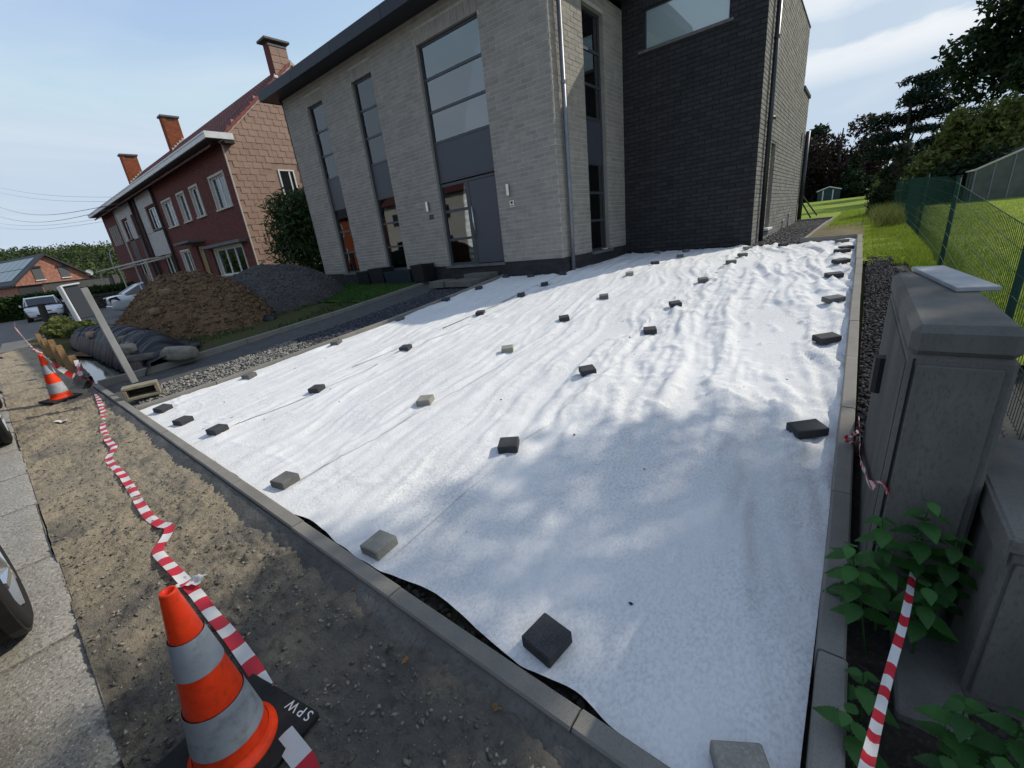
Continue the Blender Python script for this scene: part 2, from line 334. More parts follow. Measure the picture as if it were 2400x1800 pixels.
def node_mat_sheet():
    m = mat('white_geotextile', (.80, .81, .82), .95, spec=.1); n = m.node_tree; L = n.links.new; b = n.nodes['Principled BSDF']
    geo = n.nodes.new('ShaderNodeNewGeometry')
    def noise(s_, d_, st=None):
        t = n.nodes.new('ShaderNodeTexNoise'); t.inputs['Scale'].default_value = s_; t.inputs['Detail'].default_value = d_; t.inputs['Roughness'].default_value = .62
        if st:
            mp = n.nodes.new('ShaderNodeMapping'); mp.inputs['Scale'].default_value = st; L(geo.outputs[0], mp.inputs[0]); L(mp.outputs[0], t.inputs[0])
        else: L(geo.outputs[0], t.inputs[0])
        return t.outputs[0]
    def rng(src, lo, hi, a, b_):
        r = n.nodes.new('ShaderNodeMapRange'); r.inputs[1].default_value = lo; r.inputs[2].default_value = hi; r.inputs[3].default_value = a; r.inputs[4].default_value = b_; L(src, r.inputs[0]); return r.outputs[0]
    # fibres: fine speckle, stronger in patches where the felt is thin
    patch = rng(noise(1.1, 4), .34, .66, .18, .95); speck = rng(noise(62, 5, (1.25, .8, 1)), .42, .66, 0, 1)
    mu = n.nodes.new('ShaderNodeMath'); mu.operation = 'MULTIPLY'; L(patch, mu.inputs[0]); L(speck, mu.inputs[1])
    mx_ = n.nodes.new('ShaderNodeMixRGB'); L(mu.outputs[0], mx_.inputs[0]); mx_.inputs[1].default_value = (.73, .73, .72, 1); mx_.inputs[2].default_value = (.49, .49, .485, 1)
    st = rng(noise(2.6, 5), .56, .75, 0, .30); mx2 = n.nodes.new('ShaderNodeMixRGB'); L(st, mx2.inputs[0]); L(mx_.outputs[0], mx2.inputs[1]); mx2.inputs[2].default_value = (.60, .575, .53, 1)
    L(mx2.outputs[0], b.inputs['Base Color'])
    bp = n.nodes.new('ShaderNodeBump'); bp.inputs['Distance'].default_value = .004; L(noise(60, 5), bp.inputs['Height']); L(bp.outputs[0], b.inputs['Normal']); return m
M_sheet = node_mat_sheet()
def node_mat_soil():
    m = mat('trampled_soil', (.11, .10, .085), .95, spec=.15); n = m.node_tree; L = n.links.new; b = n.nodes['Principled BSDF']
    geo = n.nodes.new('ShaderNodeNewGeometry')
    def noise(s_, d_, r_=.6, loc=(0, 0, 0)):
        mp = n.nodes.new('ShaderNodeMapping'); mp.inputs['Location'].default_value = loc; L(geo.outputs[0], mp.inputs[0])
        t = n.nodes.new('ShaderNodeTexNoise'); t.inputs['Scale'].default_value = s_; t.inputs['Detail'].default_value = d_; t.inputs['Roughness'].default_value = r_; L(mp.outputs[0], t.inputs[0]); return t.outputs[0]
    def rng(src, lo, hi, a=0., b_=1.):
        r = n.nodes.new('ShaderNodeMapRange'); r.inputs[1].default_value = lo; r.inputs[2].default_value = hi; r.inputs[3].default_value = a; r.inputs[4].default_value = b_; L(src, r.inputs[0]); return r.outputs[0]
    def mixc_(f, a, bcol):
        x = n.nodes.new('ShaderNodeMixRGB'); L(f, x.inputs[0])
        if isinstance(a, tuple): x.inputs[1].default_value = (*a, 1)
        else: L(a, x.inputs[1])
        x.inputs[2].default_value = (*bcol, 1); return x.outputs[0]
    sx = n.nodes.new('ShaderNodeSeparateXYZ'); L(geo.outputs[0], sx.inputs[0]); sun_tan = rng(sx.outputs[0], -1.6, -3.6, -.06, .16)  # tan grows towards the sunlit stretch: sun and shade put into the soil colour
    nd = n.nodes.new('ShaderNodeMath'); nd.operation = 'ADD'; L(noise(1.9, 6), nd.inputs[0]); L(sun_tan, nd.inputs[1])
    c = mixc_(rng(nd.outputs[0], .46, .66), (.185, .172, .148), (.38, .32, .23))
    c = mixc_(rng(noise(3.1, 5, loc=(4, 2, 0)), .60, .76, 0, .6), c, (.15, .145, .075))
    c = mixc_(rng(noise(26, 6, .75), .50, .78, 0, .8), c, (.06, .055, .048))
    c = mixc_(rng(noise(70, 3, .7), .60, .75), c, (.24, .22, .19))
    L(c, b.inputs['Base Color'])
    bp = n.nodes.new('ShaderNodeBump'); bp.inputs['Distance'].default_value = .03; L(noise(42, 8, .75), bp.inputs['Height']); L(bp.outputs[0], b.inputs['Normal']); return m
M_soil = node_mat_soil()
def node_mat_granite():
    m = mat('rough_granite', (.36, .34, .305), .88, spec=.3); n = m.node_tree; L = n.links.new; b = n.nodes['Principled BSDF']
    geo = n.nodes.new('ShaderNodeNewGeometry')
    def noise(s_, d_, r_=.6):
        t = n.nodes.new('ShaderNodeTexNoise'); t.inputs['Scale'].default_value = s_; t.inputs['Detail'].default_value = d_; t.inputs['Roughness'].default_value = r_; L(geo.outputs[0], t.inputs[0]); return t.outputs[0]
    def rng(src, lo, hi, a=0., b_=1.):
        r = n.nodes.new('ShaderNodeMapRange'); r.inputs[1].default_value = lo; r.inputs[2].default_value = hi; r.inputs[3].default_value = a; r.inputs[4].default_value = b_; L(src, r.inputs[0]); return r.outputs[0]
    def mixc_(f, a, bcol):
        x = n.nodes.new('ShaderNodeMixRGB'); L(f, x.inputs[0])
        if isinstance(a, tuple): x.inputs[1].default_value = (*a, 1)
        else: L(a, x.inputs[1])
        x.inputs[2].default_value = (*bcol, 1); return x.outputs[0]
    c = mixc_(rng(noise(5, 4), .35, .65), (.34, .32, .29), (.27, .25, .21))
    c = mixc_(rng(noise(55, 4, .7), .48, .62), c, (.155, .145, .13))
    c = mixc_(rng(noise(95, 2, .7), .60, .70), c, (.60, .58, .54))
    L(c, b.inputs['Base Color'])
    bp = n.nodes.new('ShaderNodeBump'); bp.inputs['Distance'].default_value = .008; L(noise(48, 6, .7), bp.inputs['Height']); L(bp.outputs[0], b.inputs['Normal']); return m
M_granite = node_mat_granite()
M_grass = mat('lawn', (.23, .285, .032), .9, (.17, .235, .026), 1.2, fine=(.17, .24, .03), fscale=35, bump=.02, bscale=60, spec=.1)
M_rough_grass = mat('rough_weeds', (.055, .075, .022), .95, (.085, .065, .035), 2.2, fine=(.03, .04, .015), fscale=22, bump=.02, bscale=30, spec=.1)
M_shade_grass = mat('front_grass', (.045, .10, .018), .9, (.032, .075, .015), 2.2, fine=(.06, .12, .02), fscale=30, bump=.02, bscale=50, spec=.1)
# ------------------------------------------------------------------ terrain heights
def prof(y): return np.interp(y, [.75, 1.8, 2.8, 3.9, 5, 8.8, 12.2, 16, 25, 70, 130, 600], [.03, .07, .14, .23, .31, .70, .78, .86, .95, 1.52, 1.6, 4.])
def prof_r(y): return np.interp(y, [.75, 3, 5, 8, 12, 30, 130, 600], [.0, .2, .40, .62, .74, .80, .9, 3.])
def sstep(a, b, x):
    t = np.clip((np.asarray(x, float)-a)/(b-a), 0, 1); return t*t*(3-2*t)
def G(x, y):
    x = np.asarray(x, float); y = np.asarray(y, float)
    left = sstep(-13.5, -18, x); c = prof(y)*(1-left*.42)
    c = c*(1-sstep(-30, -44, x)*.9) + sstep(-55, -120, x)*(-.6)
    r = sstep(.75, 1.6, x)
    return c*(1-r) + prof_r(y)*r
SHEET = lambda x, y: prof(y) + .012
def onG(px, py, f=G, dz=0.):
    z = .3
    for _ in range(40):
        P = onz(px, py, z+dz); z = float(f(P[0], P[1]))
    return P
def axis(stops):
    out = [stops[0][0]]
    for (a, _), (b, st) in zip(stops[:-1], stops[1:]):
        n = max(1, int(round(abs(b-a)/st))); out += list(np.linspace(a, b, n+1)[1:])
    return np.array(out)
# the ground: one sheet to the horizon
xs = axis([(-1500, 0), (-300, 120), (-60, 20), (-26, 2), (6, .5), (40, 3), (300, 40), (1500, 150)]); ys = axis([(-1500, 0), (-200, 150), (-20, 20), (-1, 2), (14, .5), (60, 4), (200, 20), (1500, 150)])
X, Y = np.meshgrid(xs, ys); Z = G(X, Y) - .05
Z -= .75*((X > -23.2) & (X < -9.4) & (Y > .3) & (Y < 2.4))
Z -= .22*((Y < -.3) & (Y > -9) & (X > -300))
struct('ground', link('ground', gridmesh('ground', X, Y, Z, M_rough_grass)))
# lawn behind the house and the neighbour's lawn, with blades
def patch(name, x0, x1, y0, y1, st, f, m, amp=0., nsc=3., mask=None, seed=3):
    xs = np.linspace(x0, x1, max(2, int((x1-x0)/st)+1)); ys = np.linspace(y0, y1, max(2, int((y1-y0)/st)+1)); X, Y = np.meshgrid(xs, ys)
    Z = f(X, Y) + amp*fbm(X*nsc, Y*nsc, seed, 5)*2
    mk = None
    if mask is not None:
        xc = (X[1:, 1:]+X[:-1, :-1])/2; yc = (Y[1:, 1:]+Y[:-1, :-1])/2; mk = mask(xc, yc)
    return link(name, gridmesh(name, X, Y, Z, m, True, mk))
struct('back_lawn', patch('back_lawn', -30, 1.0, 13.2, 74, .6, lambda x, y: G(x, y)-.004, M_grass, .02, 1.0, lambda x, y: ~((x < -.75) & (y < 22.6))))
struct('neighbour_lawn', patch('neighbour_lawn', .7, 30, 4.6, 74, .6, lambda x, y: G(x, y)+.012, M_grass, .02, 1.0))
struct('grass_strip', patch('grass_strip', .075, 1.3, 8.6, 15.2, .1, lambda x, y: G(x, y)+.0+.03*sstep(8.8, 9.8, y), M_grass, .04, 3))
# bare earth bank between side path and lawn
struct('earth_bank', patch('earth_bank', -.93, .12, 11.94, 16.5, .1, lambda x, y: G(x, y)+.03+.06*np.exp(-((x+.4)/.4)**2)*np.exp(-((y-13.2)/1.6)**2), mat('bare_earth_bank', (.16, .115, .06), .95, (.11, .10, .035), 4, fine=(.07, .05, .03), fscale=30, bump=.02, bscale=25), .03, 5))
# street, pale road, verge
struct('road', patch('road', -300, 60, -7.2, -.86, 4, lambda x, y: 0*x-.055, M_asphalt))
struct('opposite_pavement', patch('opposite_pavement', -300, 60, -9.5, -7.2, 4, lambda x, y: 0*x+.03, M_road))
struct('driveway', patch('driveway', -62, -20.3, -.2, 8.6, .4, lambda x, y: G(x, y)+.004, M_road, .008, .5))
def verge_z(x, y):
    n = fbm(x*2.2, y*2.2, 5, 3)*.05 + fbm(x*8, y*8, 9, 4)*.06 + np.abs(fbm(x*22, y*22, 21, 4))*.085*(.35+vnoise(x*3, y*3, 2))
    return .004 + n + .03*np.exp(-((y-.62)/.16)**2)
xs = axis([(-20.6, 0), (-9, .06), (-4, .03), (1.6, .014)]); ys = np.linspace(-.215, .80, 74); X, Y = np.meshgrid(xs, ys)
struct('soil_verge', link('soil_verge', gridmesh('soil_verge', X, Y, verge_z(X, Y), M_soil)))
# rubble scattered on the verge (nobody could count it)
def stones(name, pts, sizes, m, flat=.6, seed=1, parent=None, label=None, cat=None, norm=None):
    r = np.random.default_rng(seed); n = len(pts)
    base = np.array([(1, 0, 0), (-1, 0, 0), (0, 1, 0), (0, -1, 0), (0, 0, 1), (0, 0, -1)], float); F = np.array([(0, 2, 4), (2, 1, 4), (1, 3, 4), (3, 0, 4), (2, 0, 5), (1, 2, 5), (3, 1, 5), (0, 3, 5)])
    v = base[None]*r.uniform(.6, 1.25, (n, 6, 1)) + r.normal(0, .16, (n, 6, 3)); v[:, :, 2] *= flat
    a = r.uniform(0, 6.283, n); ca, sa = np.cos(a)[:, None], np.sin(a)[:, None]; x, y = v[:, :, 0]*1.25, v[:, :, 1]*.85
    v = np.stack([x*ca-y*sa, x*sa+y*ca, v[:, :, 2]], -1); tl = r.normal(0, .3, (n, 1)); v[:, :, 2] += v[:, :, 0]*tl
    v = v*np.asarray(sizes)[:, None, None] + np.asarray(pts)[:, None, :]
    f = (F[None] + (np.arange(n)*6)[:, None, None]).reshape(-1, 3); o = link(name, rawmesh(name, v.reshape(-1, 3), f, m), parent); o['kind'] = 'stuff'
    if label: tag(o, label, cat)
    return o
n = 12000; x = -9 + 10.2*RNG.random(n)**.5; y = RNG.uniform(-.2, .62, n); s = .003 + .012*RNG.random(n)**5
stones('verge_rubble', np.stack([x, y, verge_z(x, y)+s*.25], -1), s, mat('soil_crumbs', (.15, .14, .12), .95, (.22, .195, .155), 9, island=.5), .55, 4, label='small clods and pebbles strewn over the trampled verge', cat='rubble')
# wide granite kerb slabs along the street
gk = thing('granite_kerb', 'wide rough granite kerb slabs edging the street at the left', 'kerb', (-8, -.53, -.06)); gk['kind'] = 'structure'
xx = 1.6; sl_ = [1.36, 1.02, 1.1, 1.0, 1.05, 1.15, 1.0, 1.1, 1.0, 1.05, 1.1, 1.0, 1.1, 1.05, 1.0, 1.1, 1.0, 1.1, 1.0, 1.0, 1.1]
for i, l_ in enumerate(sl_):
    b = MB(); g_ = .006; x1, x0 = xx-g_, xx-l_+g_; nx, ny = 26, 16
    gx, gy = np.meshgrid(np.linspace(x0, x1, nx), np.linspace(-.86, -.215+.012*math.sin(i*2.1), ny)); ex = np.minimum(np.minimum(gx-x0, x1-gx), np.minimum(gy+.86, gy.max()-gy))
    gz = .018 + fbm(gx*9, gy*9, 33, 4)*.014 - .014*np.clip(1-ex/.02, 0, 1)
    o = link('kerb_slab', gridmesh('kerb_slab', gx, gy, gz, M_granite), gk, True)
    mb = MB(); mb.add([(x0, -.86, .012), (x1, -.86, .012), (x1, gy.max(), .012), (x0, gy.max(), .012), (x0, -.86, -.1), (x1, -.86, -.1), (x1, gy.max(), -.1), (x0, gy.max(), -.1)], [(0, 1, 5, 4), (1, 2, 6, 5), (2, 3, 7, 6), (3, 0, 4, 7)]); mb.build('slab_edge', M_granite, o)
    xx -= l_
# ------------------------------------------------------------------ concrete edging kerbs, stone by stone
def kerb(label, pts, wd, hgt, joint=1.0, start=0., below=.16, sides=0.):
    """pts: [(x,y),...] centre line of two points; top follows the slope"""
    (xa, ya), (xb, yb) = pts; L_ = math.hypot(xb-xa, yb-ya); ux, uy = (xb-xa)/L_, (yb-ya)/L_; nx, ny = -uy, ux
    root = thing('concrete_kerb', label, 'kerb', (xa, ya, float(G(xa, ya)))); root['kind'] = 'structure'
    t = 0.; nxt = start if start > 0 else joint; k = 0
    while t < L_-1e-4:
        e = min(nxt, L_); mb = MB(); vs = []
        jit = (random.uniform(-.004, .004), random.uniform(-.003, .003))
        for tt in (t+.004, e-.004):
            cx, cy = xa+ux*tt, ya+uy*tt; zt = float(hgt(cx, cy))+jit[1]
            for (o_, dz) in ((-wd/2, -below), (-wd/2, -.008), (-wd/2+.008, 0), (wd/2-.008, 0), (wd/2, -.008), (wd/2, -below)):
                vs.append((cx+nx*(o_+jit[0]), cy+ny*(o_+jit[0]), zt+dz))
        fs = [(i, i+1, 7+i, 6+i) for i in range(5)] + [(5, 4, 3, 2, 1, 0), (6, 7, 8, 9, 10, 11)]
        mb.add(vs, fs).build('kerb_stone', M_concrete, root, True); t = e; nxt = e+joint; k += 1
    return root
kerb('long concrete edging between the soil verge and the white sheet', ((.152, .78), (-9.75, .80)), .082, lambda x, y: .105, 1.0, .70, .2)
kerb('concrete edging between the white sheet and the gravel path', ((-7.19, .845), (-7.14, 8.72)), .085, lambda x, y: prof(y)+.065, 1.0, .95)
kerb('concrete edging on the garden side of the gravel path', ((-9.86, .845), (-9.84, 8.5)), .08, lambda x, y: prof(y)*.92+.09, 1.0, .4)
kerb('concrete edging along the right side of the white sheet beside the cabinet', ((.112, .825), (.028, 11.95)), .082, lambda x, y: prof(y)+.105, 1.0, .6)
kerb('short dark concrete edging across the far end of the white sheet', ((-.014, 11.9), (-1.02, 11.9)), .07, lambda x, y: prof(y)+.125, 1.1, 1.1)
kerb('pale concrete edging between the side path and the earth bank', ((-.98, 11.94), (-.80, 21.0)), .07, lambda x, y: prof(y)+.08, 1.0, 1.)
kerb('low concrete edging across the far end of the side path', ((-.84, 21.1), (-2.0, 21.1)), .07, lambda x, y: prof(y)+.10, 1.2, 1.2)
# smeared concrete bed at the foot of the front kerb
xs = axis([(-9.7, 0), (-4, .05), (.7, .025)]); t = np.linspace(0, 1, 12); X, T = np.meshgrid(xs, t)
wv = .10 + .10*(fbm(X*1.4, X*0, 8, 3)+.5) + .05*fbm(X*6, X*0, 4, 3); Yh = .742 - wv*T; Zh = .062*(1-T)**1.3 + .012*fbm(X*9, Yh*9, 6, 4) - .03*T*T + .022
bed = link('concrete_bed', gridmesh('concrete_bed', X, Yh, Zh, M_haunch)); struct('concrete_bed', bed)
for y0, y1, xx in ((.9, 8.2, -9.15),):
    pass
# ------------------------------------------------------------------ gravel strips
def in_rect(n, x0, x1, y0, y1): return RNG.uniform(x0, x1, n), RNG.uniform(y0, y1, n)
struct('gravel_path', patch('gravel_path', -9.83, -7.2, .84, 8.7, .12, lambda x, y: prof(y)-.03, mat('path_grit', (.085, .083, .08), .95, (.055, .054, .053), 6, fine=(.14, .135, .13), fscale=60, bump=.01, bscale=60), .01, 4))
n = 9000; x = -7.24 - 1.35*RNG.random(n)**.9; y = RNG.uniform(.95, 8.6, n); s = RNG.uniform(.010, .028, n); lit = (y < 3.6) & (RNG.random(n) < .85)  # same gravel in two colours, the pale one standing for sunlight
stones('path_gravel', np.stack([x, y, prof(y)-.02+s*.3], -1)[~lit], s[~lit], M_slate_gravel, .7, 5, label='blue grey slate chippings on the path beside the white sheet', cat='gravel')
stones('sunlit_path_gravel', np.stack([x, y, prof(y)-.02+s*.3], -1)[lit], s[lit], M_sunlit_gravel, .7, 6, label='path chippings at the street end, coloured pale as sunlit', cat='gravel')
struct('black_gravel_bed', patch('black_gravel_bed', .15, 1.0, 3.0, 9.3, .12, lambda x, y: G(x, y)+.0, M_black_gravel, .01, 4))
n = 7000; x, y = in_rect(n, .16, .62, 3.0, 8.95); k = x < .40+.25*vnoise(y*1.7, y*0, 3); x, y = x[k], y[k]; s = RNG.uniform(.008, .024, len(x))
stones('black_gravel', np.stack([x, y, G(x, y)+.004+s*.3], -1), s, M_black_gravel, .7, 7, label='black stone chippings beside the right hand kerb', cat='gravel')
struct('side_path', patch('side_path', -2.05, -.95, 12.0, 21.1, .15, lambda x, y: prof(y)+.004, mat('side_path_grit', (.10, .095, .09), .95, (.06, .058, .055), 9, fine=(.15, .14, .13), fscale=30, bump=.015, bscale=30), .01, 4))
n = 3500; x, y = in_rect(n, -2.0, -1.02, 12.05, 21); s = RNG.uniform(.014, .035, n)
stones('side_path_gravel', np.stack([x, y, prof(y)+.008+s*.3], -1), s, M_grey_chip, .7, 8, label='grey stone chippings on the path along the house side', cat='gravel')
# ------------------------------------------------------------------ front garden left of the path, with the water-filled trench
def trench(x, y): return sstep(-19.5, -18.6, x)*sstep(-9.95, -10.2, x)*sstep(.80, .86, y)*sstep(1.62, 1.42, y)
def garden_z(x, y): return G(x, y) + .012 + .05*fbm(x*1.6, y*1.6, 12, 4) - .50*trench(x, y)
struct('front_garden', patch('front_garden', -23.6, -9.88, .70, 8.6, .085, garden_z, M_rough_grass, .015, 6))
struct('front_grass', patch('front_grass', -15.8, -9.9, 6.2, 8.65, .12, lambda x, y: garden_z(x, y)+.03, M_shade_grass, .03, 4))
wt = MB(); wt.quad((-19.2, .84, -.14), (-10.02, .84, -.14), (-10.02, 1.55, -.14), (-19.2, 1.55, -.14)); tag(struct('water', wt.build('trench_water', M_water)), 'grey rain water standing in the trench behind the timber stakes', 'water')
def blades(name, x, y, z, h, wd, m, seed, label, cat='grass'):
    r = np.random.default_rng(seed); n = len(x); a = r.uniform(0, 6.283, n); hh = h*r.uniform(.5, 1.2, n); ln = r.normal(0, .45, (n, 2))*hh[:, None]
    p0 = np.stack([x-np.cos(a)*wd, y-np.sin(a)*wd, z], -1); p1 = np.stack([x+np.cos(a)*wd, y+np.sin(a)*wd, z], -1); p2 = np.stack([x+ln[:, 0], y+ln[:, 1], z+hh], -1)
    v = np.stack([p0, p1, p2], 1).reshape(-1, 3); f = np.arange(n*3).reshape(n, 3); o = link(name, rawmesh(name, v, f, m)); return tag(o, label, cat, kind='stuff')
n = 42000; y = 5 + 22*RNG.random(n)**1.7; x = .75 + RNG.random(n)*(y*.28); blades('neighbour_grass', x, y, G(x, y)+.01, .055, .005, M_blade, 3, 'sunlit short grass of the lawn beyond the green fence')
n = 16000; y = 12.1 + 16*RNG.random(n)**1.5; x = -.75 + RNG.random(n)*1.9; k = (y > 13.6) | (x > .05) ; x, y = x[k], y[k]; blades('lawn_grass', x, y, G(x, y)+.005, .075, .006, M_blade, 4, 'sunlit grass growing beside the side path kerb')
n = 9000; y = RNG.uniform(6.6, 14.5, n); x = .62 + .5*RNG.random(n); blades('fence_grass', x, y, G(x, y), .11, .006, M_blade, 5, 'longer unmown grass along the foot of the green fence')
n = 9000; x = .1+.85*RNG.random(n); y = 8.3+6.5*RNG.random(n)**1.3; k = (y > 9) | (x > .45) | (RNG.random(n) < .3*(y-8.3)); x, y = x[k], y[k]; blades('strip_grass', x, y, G(x, y)+.01, .07, .006, M_blade, 8, 'patchy grass beyond the end of the black gravel')
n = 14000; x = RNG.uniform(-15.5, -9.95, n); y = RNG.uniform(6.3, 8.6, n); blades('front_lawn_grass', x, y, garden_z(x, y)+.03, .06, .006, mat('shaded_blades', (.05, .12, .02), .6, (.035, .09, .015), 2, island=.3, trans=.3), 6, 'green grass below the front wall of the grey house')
n = 7000; x = RNG.uniform(-18, -9.95, n); y = RNG.uniform(1.75, 6.4, n); k = vnoise(x*1.3, y*1.3, 44) > .5; x, y = x[k], y[k]; blades('garden_weeds', x, y, garden_z(x, y), .12, .010, M_leaf, 7, 'low ragged weeds growing round the foot of the soil heaps', 'weeds')
# ------------------------------------------------------------------ white geotextile, four strips laid side by side with overlapping edges
sheet = thing('geotextile_sheet', 'large wrinkled white ground sheet spread over the sloping driveway', 'ground sheet', (-3.5, 4, .3))
def sheet_h(x, y):
    u = x*.985 + y*.17; v = y*.985 - x*.17
    wob = .35*fbm(x*.8, y*.8, 61, 3)
    folds = fbm((u+wob)*5.2, v*.55, 62, 4); folds2 = fbm((u+wob*1.4)*11, v*1.1, 63, 3)
    ridge = 1-np.abs(fbm((u+wob)*2.6, v*.9, 65, 4))*4; puff = fbm(x*4.2+wob*3, y*3.4, 64, 4)
    right = sstep(-3.2, -1.3, x)*sstep(1.6, 3.2, y)*(1-.2*sstep(9, 11.5, y)); near = sstep(2.6, .9, y)
    z = folds*(.045+.085*right)*(1-.45*near) + folds2*(.032+.045*right)*(1-.3*near) + puff*(.008+.045*right) + np.clip(ridge-.45, 0, 1)*.012*(1-near*.6)
    cre = np.exp(-(fbm((u+wob*1.2)*2.4, v*.30, 67, 3)/.022)**2)*.016 + np.exp(-(fbm((u+wob)*5.5, v*.6, 68, 3)/.03)**2)*.008
    cre2 = np.exp(-(fbm(x*2.6+wob*2, y*2.1, 69, 3)/.03)**2)*.017*right + np.exp(-(fbm(x*1.7, y*3.2, 59, 3)/.02)**2)*.008*near
    z = z + cre*(.6+.6*right) + cre2
    return z + fbm(x*9, y*9, 66, 3)*(.008+.02*right)
# folds that run from one weight to the next along the rows
ROWS = [-6.9, -5.1, -3.36, -1.93]
def sheet_fold(x, y):
    z = 0
    for i, rx in enumerate(ROWS):
        d = x-rx-.05*np.sin(y*1.3+i); z = z + .020*np.exp(-((d-.09)/.035)**2)*(.5+.5*np.cos((y-.9+i)*4.6)) + .016*np.exp(-((d+.10)/.045)**2)*(.5+.5*np.cos((y-.3)*4.2+i*2))
    return z
def strip(x0, x1, lift0, lift1, seed):
    res = .024; xs = np.linspace(0, 1, int((x1-x0)/res)+1); yn = int(11.2/res); ys = np.linspace(.86, 12.1, yn); T, Y = np.meshgrid(xs, ys)
    e0 = x0 + .03*fbm(Y*1.1, Y*0+seed, 70+seed, 3)*2; e1 = x1 + (.03 if seed < 4 else .006)*fbm(Y*1.1, Y*0+seed+5, 80+seed, 3)*2
    X = e0 + (e1-e0)*T; front = .848 + .03*fbm(X*2.1, X*0, 90, 4)*2 + .055*np.exp(-((X+1.35)/.33)**2) + .035*np.exp(-((X+.62)/.16)**2) + .03*np.exp(-((X+2.6)/.2)**2)
    back = np.where(X < -5.34, 8.64, np.where(X < -2.06, 12.12, 11.84)) - .03*vnoise(X*6, X*0, 7)
    Yw = front + (Y-.86)/(12.1-.86)*(back-front)
    Z = SHEET(X, Yw) + sheet_h(X, Yw) + sheet_fold(X, Yw)
    Z += lift1*sstep(.90, 1., T)*(1-.0*T) + lift0*(1-sstep(0, .08, T))
    Z = np.maximum(Z, SHEET(X, Yw)-.012)
    edge = np.minimum(1, (Yw-front)/.25); Z = Z*edge + (1-edge)*(SHEET(X, Yw)+.012*fbm(X*8, Yw*8, 5, 3))
    return link('sheet_strip', gridmesh('sheet_strip', X, Yw, Z, M_sheet), sheet, False)
for a, b_, l0, l1, sd in ((-7.13, -4.99, 0, .005, 1), (-5.12, -3.17, -.002, .005, 2), (-3.30, -1.84, -.002, .005, 3), (-1.97, .058, -.002, 0, 4)):
    o = strip(a, b_, l0, l1, sd); o.matrix_parent_inverse = Matrix.Translation(sheet.location).inverted()
# dark sub-base showing where the sheet falls short of the kerb
struct('sub_base', patch('sub_base', -7.12, .08, .83, 12.15, .1, lambda x, y: prof(y)-.045, M_dark_soil, .01, 7, lambda x, y: ~((x < -5.3) & (y > 8.7))))
n = 900; x = RNG.uniform(-7, 0, n); y = RNG.uniform(.83, 1.0, n); s = RNG.uniform(.008, .03, n); stones('sub_base_rubble', np.stack([x, y, prof(y)-.03+0*x], -1), s, M_dark_soil, .6, 9, label='dark rubble showing between the front kerb and the sheet', cat='rubble')
n = 70; x = RNG.uniform(-6.5, -.2, n); y = RNG.uniform(1., 8, n); s = RNG.uniform(.004, .011, n); stones('sheet_crumbs', np.stack([x, y, SHEET(x, y)+sheet_h(x, y)+.006], -1), s, M_black, .5, 10, label='tiny dark crumbs lying on the white sheet', cat='crumbs')
# ------------------------------------------------------------------ paving blocks weighing the sheet down
def paver_mesh(w_, d_, h_): m = MB(); m.bbox((-w_/2, -d_/2, 0), (w_/2, d_/2, h_), .006); return m.mesh('paver', M_paver_dark)
PM = {'s': (.15, .15, .062), 'l': (.20, .14, .06)}; PMESH = {}
for k_, dims in PM.items():
    for mn, mt in (('dark', M_paver_dark), ('mid', M_paver_mid), ('pale', M_paver_light)):
        me = paver_mesh(*dims); me.materials.clear(); me.materials.append(mt); PMESH[(k_, mn)] = me
ORD = ['first', 'second', 'third', 'fourth', 'fifth', 'sixth', 'seventh', 'eighth', 'ninth']
CN = {'dark': 'dark grey', 'mid': 'mid grey', 'pale': 'pale beige grey'}
def paver(x, y, colr, kind, rot, label, tilt=0.):
    ca, sa = math.cos(R(rot)), math.sin(R(rot)); w_, d_, h_ = PM[kind]
    zs = [float(SHEET(x+ca*a-sa*b, y+sa*a+ca*b)+sheet_h(np.array(x+ca*a-sa*b), np.array(y+sa*a+ca*b))+sheet_fold(x+ca*a-sa*b, y+sa*a+ca*b)) for a in (-w_/2, 0, w_/2) for b in (-d_/2, 0, d_/2)]
    slope = math.atan((float(prof(y+.2))-float(prof(y-.2)))/.4); zc = max(np.mean(zs)+.35*(max(zs)-np.mean(zs)), float(SHEET(x, y)))
    o = link('paving_block', PMESH[(kind, colr)], None, False, (x, y, zc-.004))
    o.rotation_euler = (Matrix.Rotation(slope, 3, 'X')@Matrix.Rotation(R(tilt), 3, 'Y')@Matrix.Rotation(R(rot), 3, 'Z')).to_euler()
    return tag(o, label, 'paving block', 'paving blocks weighing down the white sheet')
FRONT = [(-6.66, 1.03, 'dark', 's', 22, 6), (-5.84, 1.03, 'dark', 's', 18, 0), (-5.0, 1.12, 'dark', 's', 16, 0), (-3.24, 1.02, 'mid', 's', 12, 0), (-1.935, .965, 'pale', 's', 4, -3), (-.80, .985, 'dark', 's', -8, 0), (-.07, .93, 'pale', 's', 30, 0)]
FL = ['dark paving block tilted at the far left corner of the white sheet', 'dark paving block on the sheet edge, second from the far left corner', 'dark paving block on the sheet edge, third from the far left corner', 'mid grey paving block on the sheet edge between two dark ones and a pale one', 'pale scuffed paving block overhanging the front kerb edge', 'large charcoal paving block turned cornerwise nearest the camera', 'pale paving block cut off by the bottom edge of the picture']
for (x, y, c_, k_, r_, t_), lb in zip(FRONT, FL): paver(x, y, c_, k_, r_, lb, t_)
def row(pts, desc):
    for i, (x, y, c_, k_, r_) in enumerate(pts): paver(x, y, c_, k_, r_, f'{CN[c_]} paving block, {ORD[i]} from the street {desc}')
